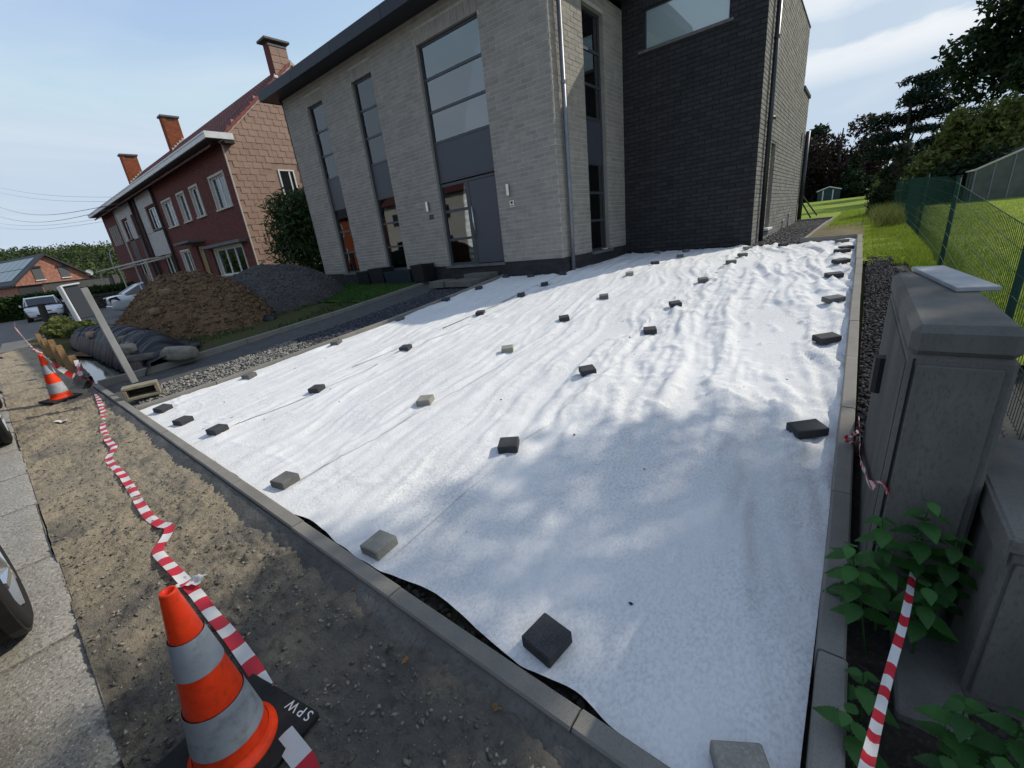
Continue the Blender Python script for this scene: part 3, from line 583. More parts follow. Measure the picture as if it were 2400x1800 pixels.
row([(-6.83, 2.14, 'mid', 's', 20), (-6.91, 3.63, 'mid', 's', 24), (-6.93, 5.05, 'mid', 's', 24), (-6.95, 6.36, 'dark', 's', 20), (-6.84, 7.35, 'dark', 's', 22), (-6.92, 8.5, 'dark', 's', 20)], 'beside the gravel path kerb')
row([(-5.04, 2.25, 'dark', 's', 24), (-5.09, 3.71, 'dark', 's', 24), (-5.2, 5.54, 'dark', 's', 26), (-5.16, 6.75, 'dark', 's', 32), (-5.13, 7.57, 'dark', 's', 30)], 'in the row left of the middle')
paver(-5.23, 8.50, 'dark', 's', 26, 'dark paving block at the foot of the house corner downpipe'); paver(-6.14, 8.5, 'dark', 's', 22, 'dark paving block against the plinth between door steps and downpipe')
row([(-3.28, 2.5, 'pale', 's', 30), (-3.40, 4.04, 'pale', 's', 36), (-3.36, 5.41, 'dark', 's', 36), (-3.27, 6.58, 'mid', 's', 26), (-3.49, 8.18, 'pale', 's', 24), (-3.41, 9.36, 'dark', 's', 38)], 'in the row along the middle seam')
paver(-3.23, 10.5, 'mid', 's', 20, 'mid grey paving block in the shade out from the black wall'); paver(-3.42, 11.6, 'mid', 's', 38, 'mid grey paving block near the middle foot of the black wall'); paver(-4.2, 11.7, 'mid', 's', 20, 'mid grey paving block near the left foot of the black wall')
row([(-1.90, 2.14, 'dark', 's', 30), (-1.98, 3.56, 'dark', 's', 42), (-1.89, 5.03, 'dark', 's', 26), (-1.93, 6.11, 'dark', 's', 32), (-1.94, 7.55, 'mid', 's', 24), (-1.82, 8.97, 'mid', 's', 30), (-1.82, 9.99, 'mid', 's', 34), (-1.95, 11.23, 'pale', 's', 38)], 'in the row right of the middle')
paver(-1.27, 11.3, 'dark', 's', 38, 'dark paving block at the sheet edge below the side path')
row([(-.11, 3.15, 'dark', 'l', 37), (-.12, 5.03, 'dark', 'l', 37), (-.14, 6.38, 'mid', 'l', 37), (-.20, 7.62, 'dark', 'l', 20), (-.16, 8.4, 'dark', 'l', 37), (-.18, 9.33, 'dark', 'l', 30), (-.14, 9.9, 'dark', 'l', 38), (-.24, 11.1, 'mid', 'l', 36)], 'along the right hand kerb')
# ------------------------------------------------------------------ traffic cones
def cone(loc, label, rz=0., text=False, tiltv=(0, 0), h=.74):
    t = thing('traffic_cone', label, 'traffic cone', loc, rz, 'orange and white traffic cones'); t.rotation_euler = (tiltv[0], tiltv[1], rz); k = h/.74
    b = MB(); b.bbox((-.20, -.20, 0), (.20, .20, .036), .014); b.build('base', M_rubber, t)
    def rad(z): return .0225 + (.122-.0225)*(1-(z-.036)/(.74-.036))
    def band(z0, z1, mtl, nm, ex=0.):
        m_ = MB(); m_.lathe([(rad(z0)+ex, z0*k), (rad((z0+z1)/2)+ex, (z0+z1)/2*k), (rad(z1)+ex, z1*k)], 40); return m_.build(nm, mtl, t, smooth=True)
    f = MB(); f.lathe([(.140, .030*k), (.140, .044*k), (.128, .052*k), (rad(.06), .075*k)], 40); f.build('flange', M_orange, t, smooth=True)
    band(.07, .125, M_orange, 'orange_band'); band(.125, .285, M_retro, 'reflective_sleeve', .0035); band(.285, .435, M_orange, 'orange_band'); band(.435, .570, M_retro, 'reflective_sleeve', .0035)
    band(.57, .735, M_orange, 'orange_band')
    tp = MB(); tp.lathe([(rad(.735), .735*k), (.0215, .742*k), (.0165, .740*k), (.015, .70*k), (.015, .60*k)], 32); tp.build('rim', M_orange, t, smooth=True)
    if text:
        cu = bpy.data.curves.new('cone_lettering', 'FONT'); cu.body = 'SPW'; cu.size = .052; cu.extrude = .0008; cu.space_character = 1.45; cu.materials.append(M_white)
        o = text_mesh('lettering', cu); o.parent = t; o.location = (.188, .190, .0368); o.rotation_euler = (0, 0, R(180))
    return t
cone((-1.544, .055, .012), 'scuffed orange and white cone nearest the camera on the soil verge', R(12), True, (R(-1), R(2)))
cone((-9.55, .36, .02), 'orange and white cone beside the timber stakes at the trench', R(20))
cone((-11.9, -.42, .02), 'orange cone on the granite kerb at the left picture edge, the nearer one', R(5), h=.5)
cone((-18.6, -.22, .02), 'orange cone on the granite kerb at the left picture edge, the farther one', R(8), h=.5)
# ------------------------------------------------------------------ barrier tape
def tape(label, pts, wd=.07, period=.115, twist=None, upv=None, seed=1):
    """striped plastic ribbon following a smoothed path; pts are (x,y,z)"""
    P = np.array(pts, float); seg = np.r_[0, np.cumsum(np.linalg.norm(np.diff(P, axis=0), axis=1))]; n = int(seg[-1]/.028)+2
    s_ = np.linspace(0, seg[-1], n); C_ = np.stack([np.interp(s_, seg, P[:, i]) for i in range(3)], -1)
    for _ in range(3): C_[1:-1] = (C_[:-2]+2*C_[1:-1]+C_[2:])/4
    D = np.gradient(C_, axis=0); D /= np.linalg.norm(D, axis=1)[:, None]; tw = np.interp(s_, seg, twist) if twist is not None else np.zeros(n)
    tw = tw + .5*fbm(s_*2.2, s_*0, seed, 3)
    V = []; F_ = []; MI = []
    for i in range(n):
        a = np.cross(D[i], [0, 0, 1.]); a /= max(1e-6, np.linalg.norm(a)); b = np.cross(a, D[i]); w_ = a*math.cos(tw[i]) + b*math.sin(tw[i]); c2 = -a*math.sin(tw[i]) + b*math.cos(tw[i])
        for k in (-1, -.33, .33, 1): V.append(C_[i] + w_*k*wd/2 + c2*(.006*(k*k)*math.sin(s_[i]*9+seed)))
    for i in range(n-1):
        for k in range(3): F_.append((i*4+k, i*4+k+1, i*4+5+k, i*4+4+k)); MI.append(int((s_[i]//period) % 2))
    me = rawmesh('barrier_tape', np.array(V), np.array(F_), [M_tape_white, M_tape_red], True, np.array(MI)); return tag(link('barrier_tape', me), label, 'barrier tape', 'red and white barrier tapes')
def vz(x, y): return float(verge_z(np.array(x), np.array(y)))
K6 = lambda a, b: onz(a*.54264, 900+b*.54264, .03)
tp_px = [(405, 0), (432, 80), (450, 130), (446, 200), (470, 250), (497, 276), (466, 322), (490, 352), (530, 392), (570, 452), (602, 512), (642, 572), (690, 602), (742, 622), (730, 650), (672, 716), (722, 772), (790, 852), (850, 905), (930, 1010), (1010, 1110), (1100, 1235)]
pp = [K6(*p) for p in tp_px]; pp = [(p[0], p[1], vz(p[0], p[1])+.02) for p in pp]
tape('red and white tape snaking over the soil past the nearest cone', [(-10.15, .74, .50), (-9.95, .70, .25)]+pp+[(-1.50, .20, .03)], .058, .105, seed=3)
q0 = onz(1225*.54264, 900+1525*.54264, .03); q1 = onz(1350*.54264, 900+1680*.54264, .03)
tape('short red and white tape end coming from under the nearest cone', [(q0[0], q0[1], .045), ((q0[0]+q1[0])/2, (q0[1]+q1[1])/2, .04), (q1[0], q1[1], .03), (q1[0]+.1, q1[1]-.12, .02)], .07, .11, seed=5)
tape('red and white tape stretched from the driveway to the second cone top', [(-33, .95, .35), (-26, .70, .48), (-20, .55, .60), (-15, .45, .68), (-11.5, .38, .75), (-9.56, .37, .78)], .075, .13, [1.2, 1.3, 1.0, 1.4, 1.1, .6], seed=7)
tape('slack red and white tape hanging from the second cone to a stake', [(-9.53, .38, .74), (-9.46, .48, .52), (-9.55, .58, .33), (-9.85, .68, .32), (-10.15, .76, .47)], .07, .12, [.6, 1., 1.2, 1., .4], seed=8)
K8 = lambda a, b, X: onx(1800+a*.7229, 600+b*.7229, X)
pp = [K8(520, 890, .36), K8(515, 905, .34), K8(470, 1040, .30), K8(435, 1200, .25), K8(385, 1390, .20), K8(340, 1560, .155), K8(310, 1700, .12)]
tape('red and white tape pulled taut past the small concrete box', [tuple(p) for p in pp], .021, .062, [.9, .9, .6, .2, .1, .1, .1], seed=9)
pp = [K8(297, 530, .155), K8(300, 570, .155), K8(293, 610, .155), K8(302, 660, .156), K8(318, 730, .160), K8(330, 745, .168), K8(385, 750, .195)]
tape('red and white tape hanging down the cabinet side above the nettles', [tuple(p) for p in pp], .05, .075, [1.4, 1.2, 1.5, 1.4, 1.3, 1.2, 1.2], seed=10)
KZ = lambda a, b, z: onz(1800+a*.7229, 600+b*.7229, z)
pp = [K8(293, 568, .155), KZ(262, 585, .31), KZ(236, 595, .31), KZ(262, 604, .30), K8(291, 603, .155)]
tape('loose folded tape loop sticking out over the right hand kerb', [tuple(p) for p in pp], .022, .05, [1, .8, .6, .8, 1], seed=12)
# crumpled white rag caught on the tape by the cone
rg = MB(); n_ = 14; c0 = K6(830, 868); X_, Y_ = np.meshgrid(np.linspace(-.075, .075, n_), np.linspace(-.035, .035, 8))
V = np.stack([c0[0]+X_*.83+Y_*.55+.03*fbm(X_*40, Y_*40, 3, 3), c0[1]+X_*.55-Y_*.83, vz(c0[0], c0[1])+.05+.05*fbm(X_*30, Y_*50, 5, 3)+.25*np.clip(X_, 0, 1)], -1)
tag(link('white_rag', gridmesh('white_rag', V[..., 0], V[..., 1], V[..., 2], M_tape_white)), 'crumpled white plastic scrap lying on the tape behind the cone', 'rag')
# dry leaves and litter
def leaf_litter(px, py, col, sz, label, nm='dry_leaf', cat='leaf'):
    p = onz(px, py, .03); b = MB(); a0 = random.uniform(0, 6.28); pts = []
    for k in range(14):
        t = k/14*6.283; r_ = sz*(.55+.45*abs(math.cos(t*2.5+.4))); pts.append((r_*math.cos(t)*1.2*math.cos(a0)-r_*math.sin(t)*.8*math.sin(a0), r_*math.cos(t)*1.2*math.sin(a0)+r_*math.sin(t)*.8*math.cos(a0), random.uniform(0, sz*.5)))
    b.add([(0, 0, sz*.15)]+pts, [(0, 1+k, 1+(k+1) % 14) for k in range(14)]); zz = vz(p[0], p[1]) if p[1] < .75 else .05
    return place(tag(b.build(nm, col), label, cat), (p[0], p[1], zz+.012))
def place(o, loc): o.location = loc; return o
M_dryleaf = mat('dry_leaf', (.30, .16, .06), .8, (.22, .12, .05), 20, trans=.2); M_litter = mat('torn_paper', (.55, .54, .52), .8)
leaf_litter(1168, 1662, M_dryleaf, .022, 'brown oak leaf lying on the concrete bed below the front kerb')
leaf_litter(952, 1556, M_dryleaf, .018, 'dull brown leaf lying among clods below the middle of the kerb')
leaf_litter(688, 1468, M_dryleaf, .012, 'small curled tan leaf lying right of the nearest cone tape')
leaf_litter(830, 1394, M_dryleaf, .012, 'pale tan leaf lying against the concrete bed')
leaf_litter(145, 988, M_litter, .07, 'torn white and red paper scrap on the soil near the second cone', 'paper_scrap', 'paper')
# ------------------------------------------------------------------ grey modern house
house = thing('grey_brick_house', 'modern two storey house of grey painted brick with an anthracite wing', 'house', (-9, 13, .7))
class Wall:
    def __init__(s, O, u, n, W, z0, z1, holes): s.O = np.array(O, float); s.u = np.array(u, float); s.n = np.array(n, float); s.W, s.z0, s.z1, s.holes = W, z0, z1, holes
    def P(s, a, z, d=0.): p = s.O + s.u*a + s.n*d; return (p[0], p[1], z)
    def backing(s, name, mt, parent, reveal=.12, rmat=None):
        us = sorted({0, s.W, *[h[0] for h in s.holes], *[h[1] for h in s.holes]}); zs = sorted({s.z0, s.z1, *[h[2] for h in s.holes], *[h[3] for h in s.holes]}); b = MB()
        zs = [z for z in zs if s.z0 <= z <= s.z1]
        flip = np.cross(np.append(s.u, 0), (0, 0, 1))[:2]@s.n < 0
        def q(a, b_, c, d, m=0): b.quad(a, b_, c, d, m) if not flip else b.quad(d, c, b_, a, m)
        for a0, a1 in zip(us[:-1], us[1:]):
            for c0, c1 in zip(zs[:-1], zs[1:]):
                if any(h[0] <= a0 and a1 <= h[1] and h[2] <= c0 and c1 <= h[3] for h in s.holes): continue
                q(s.P(a0, c0), s.P(a1, c0), s.P(a1, c1), s.P(a0, c1))
        for (a0, a1, c0, c1) in s.holes:
            r = -reveal
            q(s.P(a0, c0), s.P(a0, c1), s.P(a0, c1, r), s.P(a0, c0, r), 1); q(s.P(a1, c1), s.P(a1, c0), s.P(a1, c0, r), s.P(a1, c1, r), 1)
            q(s.P(a0, c1), s.P(a1, c1), s.P(a1, c1, r), s.P(a0, c1, r), 1); q(s.P(a1, c0), s.P(a0, c0), s.P(a0, c0, r), s.P(a1, c0, r), 1)
        return b.build(name, [mt, rmat or mt], parent, True)
    def bricks(s, L=.288, H=.088, J=.010, soldier=(), skip=()):
        """rectangles (a0,a1,z0,z1) of running bond cut round the openings, soldier courses over them"""
        out = []; row = 0; z = s.z0+J/2; blk = list(s.holes)+list(skip)
        for (a0, a1, c0, c1) in soldier:
            n = max(1, int(round((a1-a0)/(H+J)))); w_ = (a1-a0)/n
            for i in range(n): out.append((a0+i*w_+J/2, a0+(i+1)*w_-J/2, c0+J/2, c1-J/2))
            blk.append((a0, a1, c0, c1))
        while z < s.z1-.02:
            zt = min(z+H, s.z1); a = -(L+J)/2*(row % 2); cuts = sorted([(h[0], h[1]) for h in blk if h[2] < zt-.012 and h[3] > z+.012]); free = []; p = 0.
            for c0, c1 in cuts:
                if c0 > p: free.append((p, c0))
                p = max(p, c1)
            if p < s.W: free.append((p, s.W))
            while a < s.W:
                for f0, f1 in free:
                    b0, b1 = max(a, f0), min(a+L, f1)
                    if b1-b0 > .03: out.append((b0, b1, z, zt))
                a += L+J
            z += H+J; row += 1
        return out
ALLB = []
def collect(wall, part, bricks, mt, proud=.006, key=None):
    c = np.array([(0.5*(b[0]+b[1]), 0.5*(b[2]+b[3])) for b in bricks]); sz = []
    for b in bricks:
        pr = [proj(wall.P(a, z)) for a, z in ((b[0], b[2]), (b[1], b[2]), (b[1], b[3]), (b[0], b[3]))]
        if any(p[1] < .1 for p in pr): sz.append(0); continue
        q = np.array([p[0] for p in pr]); vis = (q[:, 0] > 0).all() & (q[:, 0] < 2400).all() & (q[:, 1] > 0).all() & (q[:, 1] < 1800).all()
        x, y = q[:, 0], q[:, 1]; sz.append(abs(np.dot(x, np.roll(y, 1))-np.dot(y, np.roll(x, 1)))/2 if vis else 0)
    for b, s_ in zip(bricks, sz): ALLB.append((s_, wall, part, b, mt, proud))
def brick_box(mb, wall, b, proud):
    r = proud + random.uniform(-.0025, .002); j = .0015*random.uniform(-1, 1)
    o = [wall.P(b[0], b[2]+j, -.01), wall.P(b[1], b[2]+j, -.01), wall.P(b[1], b[3]+j, -.01), wall.P(b[0], b[3]+j, -.01)]; k = .004
    i = [wall.P(b[0]+k, b[2]+k+j, r), wall.P(b[1]-k, b[2]+k+j, r), wall.P(b[1]-k, b[3]-k+j, r), wall.P(b[0]+k, b[3]-k+j, r)]
    fl = np.cross(np.append(wall.u, 0), (0, 0, 1))[:2]@wall.n < 0
    F_ = [(4, 5, 6, 7), (0, 1, 5, 4), (1, 2, 6, 5), (2, 3, 7, 6), (3, 0, 4, 7)]
    if fl: F_ = [f[::-1] for f in F_]
    mb.add(o+i, F_)
def flush_bricks(limit=300):
    """the bricks that show largest are pieces of their own; the rest of each wall is one mass"""
    ALLB.sort(key=lambda t: -t[0]); rest = {}
    for k, (s_, wall, part, b, mt, pr) in enumerate(ALLB):
        if k < limit and s_ > 0:
            m_ = MB(); brick_box(m_, wall, b, pr); m_.build('brick', mt, part)
        else: rest.setdefault(id(part), [part, MB(), mt]); brick_box(rest[id(part)][1], wall, b, pr)
    for part, mb, mt in rest.values():
        o = mb.build('brickwork', mt, part); o['kind'] = 'stuff'
    ALLB.clear()
XL, XC, YF, YI, XR, YB = -16.05, -5.307, 8.70, 12.20, -2.06, 19.6
ZP, ZS = 1.05, 6.88
def hx(a, b, z0=ZP, z1=6.31): return (a-XL, b-XL, z0, z1)
holes = [hx(-14.61, -13.67), hx(-12.02, -11.03), hx(-9.12, -7.075)]
fw = Wall((XL, YF), (1, 0), (0, -1), XC-XL, ZP, ZS, holes); fpart = fw.backing('front_wall', M_mortar, house, .11, M_grey_brick)
collect(fw, fpart, fw.bricks(soldier=[(h[0]-.05, h[1]+.05, 6.31, 6.60) for h in holes]), M_grey_brick)
rwin = (10.10-YF, 11.13-YF, ZP, 6.27); rw = Wall((XC, YF), (0, 1), (1, 0), YI-YF, ZP, 6.62, [rwin]); rpart = rw.backing('return_wall', M_mortar, house, .12, M_grey_brick)
collect(rw, rpart, rw.bricks(skip=()), M_grey_brick)
dwin = (-4.73-XC, -2.80-XC, 5.62, 6.45); dw = Wall((XC, YI), (1, 0), (0, -1), XR-XC, .70, 6.95, [dwin]); dpart = dw.backing('black_wall', M_dark_mortar, house, .10, M_dark_brick)
collect(dw, dpart, dw.bricks(soldier=[(dwin[0]-.05, dwin[1]+.05, 6.45, 6.74)]), M_dark_brick)
slot = (14.0-YI, 14.66-YI, 1.09, 3.20); sw = Wall((XR, YI), (0, 1), (1, 0), YB-YI, .70, 6.95, [slot]); spart = sw.backing('side_wall', mat('grey_mortar', (.12, .117, .11), .95), house, .12, M_grey_brick)
M_side_brick = mat('grey_wash_brick', (.20, .192, .18), .85, (.145, .14, .13), 3.5, contrast=(.38, .62), fine=(.26, .25, .235), fscale=60, bump=.004, island=.18)
collect(sw, spart, sw.bricks(), M_side_brick, .009)
bw = Wall((XR, YB), (0, 1), (1, 0), 1.95, .70, 5.25, []); bpart = bw.backing('rear_wing_wall', MATS['grey_mortar'], house, .1); collect(bw, bpart, bw.bricks(), M_side_brick, .009)
flush_bricks()
# other walls that close the volume, roofs
m_ = MB(); m_.quad((XL, YB, .5), (XL, YF, .5), (XL, YF, ZS), (XL, YB, ZS)); m_.quad((XR, YB+1.95, .5), (XL, YB+1.95, .5), (XL, YB+1.95, 5.25), (XR, YB+1.95, 5.25)); m_.quad((XL, YB+1.95, .5), (XL, YB, .5), (XL, YB, 5.25), (XL, YB+1.95, 5.25)); m_.build('rear_walls', M_grey_brick, house, True)
m_ = MB(); m_.quad((XR, YB, 5.2), (XL, YB, 5.2), (XL, YB, 6.95), (XR, YB, 6.95)); m_.build('upper_rear_wall', M_grey_brick, house, True)
# plinth of dark stone
pl_ = MB(); pl_.box((XL-.015, YF-.03, .15), (XC+.012, YF+.2, ZP-.004)); pl_.box((XC-.2, YF-.028, .15), (XC+.03, YI+.0, ZP-.004)); pl_.build('plinth', M_dark_brick, house, True)
pw = Wall((XL, YF-.03), (1, 0), (0, -1), XC+.03-XL, .42, ZP-.006, []); pw2 = Wall((XC+.03, YF-.028), (0, 1), (1, 0), YI-YF+.02, .42, ZP-.006, [])
pb = MB(); [brick_box(pb, pw, b, .004) for b in pw.bricks()]; [brick_box(pb, pw2, b, .004) for b in pw2.bricks()]; o = pb.build('plinth_brickwork', M_dark_brick, house, True); o['kind'] = 'stuff'
# flat roof with deep fascia and soffit over the front block
ro = MB(); ro.box((XL-.40, YF-.55, 6.86), (XC+.47, YB, 7.12)); ro.build('roof', M_fascia, house, True)
for i in range(5):
    a0 = XL-.404+i*2.3; a1 = min(a0+2.294, XC+.474); fb = MB(); fb.bbox((a0+.002, YF-.566, 6.845), (a1-.002, YF-.552, 7.13), .003); fb.build('fascia_board', M_fascia, house, True)
fb = MB(); fb.bbox((XC+.472, YF-.566, 6.845), (XC+.486, YI-.02, 7.13), .003); fb.build('fascia_board', M_fascia, house, True)
fb = MB(); fb.bbox((XL-.418, YF-.566, 6.845), (XL-.404, YB, 7.13), .003); fb.build('fascia_board', M_fascia, house, True)
rr = MB(); rr.box((XC-.1, YI+.02, 6.80), (XR-.02, YB-.01, 6.93)); rr.build('wing_roof', M_fascia, house, True)
cp_ = MB(); cp_.bbox((XC+.0, YI-.03, 6.952), (XR+.03, YI+.22, 6.99), .004); cp_.bbox((XR-.2, YI+.222, 6.952), (XR+.03, YB+.03, 6.99), .004); cp_.build('parapet_coping', M_fascia, house, True)
cp_ = MB(); cp_.bbox((XR-.25, YB+.035, 5.254), (XR+.05, YB+2.02, 5.36), .006); cp_.build('rear_parapet_coping', M_fascia, house, True)
rr = MB(); rr.box((XL, YB+.01, 5.0), (XR-.02, YB+1.93, 5.2)); rr.build('rear_roof', M_fascia, house, True)
# --- windows. Every window: frame (bars), panes, what hangs behind the glass
def window(name, wall, a0, a1, zs, kinds, setback=.085, bar=.055, parent=house, behind=.10, mulls=(), frm=M_frame):
    """zs: heights of the bars' centres from bottom to top; kinds: one entry per light"""
    fr = MB(); n = wall.n; dp = .05
    def bx(p0, p1, q0, q1, mb, d0=-setback, d1=None, m=0):
        d1 = d1 if d1 is not None else d0-dp; P = [wall.P(a, z, d) for d in (d0, d1) for a, z in ((p0, q0), (p1, q0), (p1, q1), (p0, q1))]
        F_ = [(0, 1, 2, 3), (7, 6, 5, 4), (0, 4, 5, 1), (1, 5, 6, 2), (2, 6, 7, 3), (3, 7, 4, 0)]
        if np.cross(np.append(wall.u, 0), (0, 0, 1))[:2]@n < 0: F_ = [f[::-1] for f in F_]
        mb.add(P, F_, m)
    bx(a0, a0+bar, zs[0], zs[-1], fr); bx(a1-bar, a1, zs[0], zs[-1], fr)
    for z in zs:
        lo, hi = z-bar/2, z+bar/2
        if z == zs[0]: lo, hi = z, z+bar
        if z == zs[-1]: lo, hi = z-bar, z
        bx(a0+bar, a1-bar, lo, hi, fr, -setback-.001)
    for c in mulls: bx(c-bar/2, c+bar/2, zs[0]+bar, zs[-1]-bar, fr, -setback-.002)
    root = fr.build(name, frm, parent, True)
    for (z0, z1), kd in zip(zip(zs[:-1], zs[1:]), kinds):
        if kd == 'panel':
            p = MB(); bx(a0+bar, a1-bar, z0+bar/2, z1-bar/2, p, -setback-.012, -setback-.03); p.build('panel', M_panel, root); continue
        g = MB(); bx(a0+bar, a1-bar, z0+bar/2, z1-bar/2, g, -setback-.022, -setback-.026); g.build('pane', M_glass2 if kd in ('sky', 'dark') else M_glass, root)
        if kd == 'film': p = MB(); bx(a0+bar-.01, a1-bar+.01, z0, z1, p, -setback-.036, -setback-.04); p.build('frosted_film', M_film, root)
        elif kd == 'sky': p = MB(); bx(a0, a1, z0, z1, p, -setback-.5, -setback-.52); p.build('pale_curtain', mat('net_curtain', (.30, .34, .37), .9) if 'net_curtain' not in MATS else MATS['net_curtain'], root)
        elif kd == 'blind':
            p = MB(); nn = int((z1-z0)/.075); [bx(a0+bar-.02, a1-bar+.02, z0+(z1-z0)*i/nn, z0+(z1-z0)*(i+1)/nn-.001, p, -setback-behind, -setback-behind-.004, i % 2) for i in range(nn)]; p.build('blind', [M_blind_w, M_blind_g], root)
        elif kd == 'brownblind': p = MB(); bx(a0+bar-.02, a1-bar+.02, z0, z1, p, -setback-behind, -setback-behind-.004); p.build('blind', mat('tan_blind', (.42, .25, .13), .9, (.34, .20, .11), 5) if 'tan_blind' not in MATS else MATS['tan_blind'], root)
        elif kd == 'dark':
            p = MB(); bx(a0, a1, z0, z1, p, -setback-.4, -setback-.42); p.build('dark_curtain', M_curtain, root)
    return root
Z6 = [1.05, 1.755, 2.46, 3.20, 4.16, 4.86, 5.57, 6.31]
window('tall_window', fw, holes[0][0], holes[0][1], Z6, ['brownblind']*3+['panel']+['film']*3)
window('tall_window', fw, holes[1][0], holes[1][1], Z6, ['blind']*3+['panel']+['film']*3)
window('entrance_window', fw, holes[2][0], holes[2][1], [3.20, 4.16, 4.86, 5.57, 6.31], ['panel']+['sky']*3, bar=.06)
window('side_light', fw, holes[2][0], -8.12-XL, [1.05, 1.745, 2.48, 3.168], ['blind']*3, bar=.07)
window('return_window', rw, rwin[0], rwin[1], [1.05, 1.80, 2.46, 3.13, 4.11, 4.80, 5.50, 6.27], ['dark']*3+['panel']+['dark']*3, setback=.10, bar=.06)
window('wing_window', dw, dwin[0], dwin[1], [5.62, 6.45], ['film'], setback=.05, bar=.03)
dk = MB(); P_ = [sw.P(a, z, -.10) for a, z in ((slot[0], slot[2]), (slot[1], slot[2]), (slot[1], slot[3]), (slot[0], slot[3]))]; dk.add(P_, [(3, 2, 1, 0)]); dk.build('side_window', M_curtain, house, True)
# sills
def sill(wall, a0, a1, z, out=.06, mt=M_bluestone):
    s_ = MB(); lo = wall.P(a0-.06, z-.06, out); hi = wall.P(a1+.06, z, -.08); s_.bbox(tuple(np.minimum(lo, hi)), tuple(np.maximum(lo, hi)), .005); s_.build('sill', mt, house, True)
sill(fw, holes[0][0], holes[0][1], ZP-.004); sill(fw, holes[1][0], holes[1][1], ZP-.004); sill(fw, holes[2][0], holes[2][1], ZP-.004, .08); sill(rw, rwin[0], rwin[1], ZP-.004, .09); sill(dw, dwin[0]-.08, dwin[1]+.03, 5.615, .05); sill(sw, slot[0], slot[1], 1.088, .10, M_white)
# front door
door = MB(); d0, d1 = -8.118-XL, holes[2][1]
def fbx(mb, a0, a1, z0, z1, d0_, d1_): lo = fw.P(a0, z0, d0_); hi = fw.P(a1, z1, d1_); mb.bbox(tuple(np.minimum(lo, hi)), tuple(np.maximum(lo, hi)), .003)
dr = MB(); fbx(dr, d0+.075, d1-.065, 1.07, 3.10, -.13, -.088); drp = dr.build('front_door', M_panel, house, True)
df = MB(); fbx(df, d0, d0+.07, 1.05, 3.168, -.14, -.08); fbx(df, d1-.06, d1, 1.05, 3.168, -.14, -.081); fbx(df, d0+.07, d1-.06, 3.105, 3.168, -.14, -.0815); df.build('door_frame', M_frame, drp)
hd = MB(); ax = d0+.115; hd.tube([fw.P(ax, 1.72, -.035), fw.P(ax, 2.50, -.035)], .016, 10); [hd.tube([fw.P(ax, z, -.09), fw.P(ax, z, -.035)], .009, 6) for z in (1.85, 2.37)]; hd.build('handle', M_steel, drp, smooth=True)
lk = MB(); lk.tube([fw.P(d0+.09, 1.98, -.09), fw.P(d0+.09, 1.98, -.078)], .014, 10); lk.build('lock', M_steel, drp)
# wall lamps, number plate, doorbell
for xa, za in ((-6.68, 2.70), (-9.575, 2.69)):
    l_ = MB(); l_.tube([(xa, YF-.075, za-.125), (xa, YF-.075, za+.125)], .045, 16); l_.box((xa-.02, YF-.05, za-.05), (xa+.02, YF-.003, za+.05)); l_.build('wall_lamp', M_steel, house, True, smooth=False)
np_ = MB(); np_.bbox((-9.61, YF-.022, 2.355), (-9.455, YF-.007, 2.47), .006); npo = np_.build('number_plate', M_black, house, True)
cu = bpy.data.curves.new('house_number', 'FONT'); cu.body = '180'; cu.size = .085; cu.extrude = .001; cu.align_x = 'CENTER'; cu.align_y = 'CENTER'; cu.materials.append(M_zinc)
to = text_mesh('numerals', cu); to.parent = npo; to.location = (-9.532, YF-.0235, 2.413); to.rotation_euler = (R(90), 0, 0)
db = MB(); db.bbox((-6.70, YF-.028, 2.305), (-6.565, YF-.007, 2.465), .008); dbo = db.build('doorbell', M_steel, house, True)
k_ = MB(); k_.bbox((-6.662, YF-.032, 2.385), (-6.603, YF-.0285, 2.44), .002); k_.bbox((-6.685, YF-.032, 2.33), (-6.58, YF-.0285, 2.35), .001); k_.build('bell_button', M_black, dbo)
# downpipes
def pipe(pts, r, parent=house, nm='downpipe', mt=M_zinc, cl=()):
    p = MB(); p.tube(pts, r, 12); po = p.build(nm, mt, parent, True, smooth=True)
    for c in cl: q = MB(); q.lathe([(r, -.03), (r+.008, -.03), (r+.008, .03), (r, .03)], 14, c=c); q.build('pipe_clip', mt, po)
    return po
pipe([(XC+.09, YF+.30, 6.86), (XC+.09, YF+.30, 2.05), (XC+.09, YF+.26, .62)], .048, cl=((XC+.09, YF+.30, 4.55), (XC+.09, YF+.30, 2.1)))
pipe([(XR+.085, 12.98, 6.75), (XR+.085, 12.98, .80)], .055, cl=((XR+.085, 12.98, 5.2), (XR+.085, 12.98, 3.55)), mt=mat('dark_pipe', (.05, .052, .058), .35, metal=.5))
pipe([(XR+.085, 13.0, 3.62), (XR+.16, 13.12, 3.62)], .04, nm='pipe_branch', mt=MATS['dark_pipe'])
pipe([(XR+.10, YB+1.85, 4.15), (XR+.10, YB+1.85, .85)], .075, mt=MATS['dark_pipe'])
pipe([(XL-.02, YF-.06, 6.86), (XL-.03, YF+.02, 6.70), (XL-.03, YF+.05, .7)], .04, mt=MATS['dark_pipe'])
pipe([(XR+.03, 17.2, .82), (XR+.05, 17.2, 1.15), (XR+.05, 17.5, 1.18)], .015, nm='gas_pipe'); pipe([(XR+.03, 18.6, .84), (XR+.05, 18.6, 1.32), (XR+.05, 19.0, 1.32)], .015, nm='gas_pipe')
mt_ = MB(); mt_.bbox((XR+.012, 20.3, 3.5), (XR+.03, 20.38, 4.0), .004); mt_.build('wall_vent', M_black, house, True)
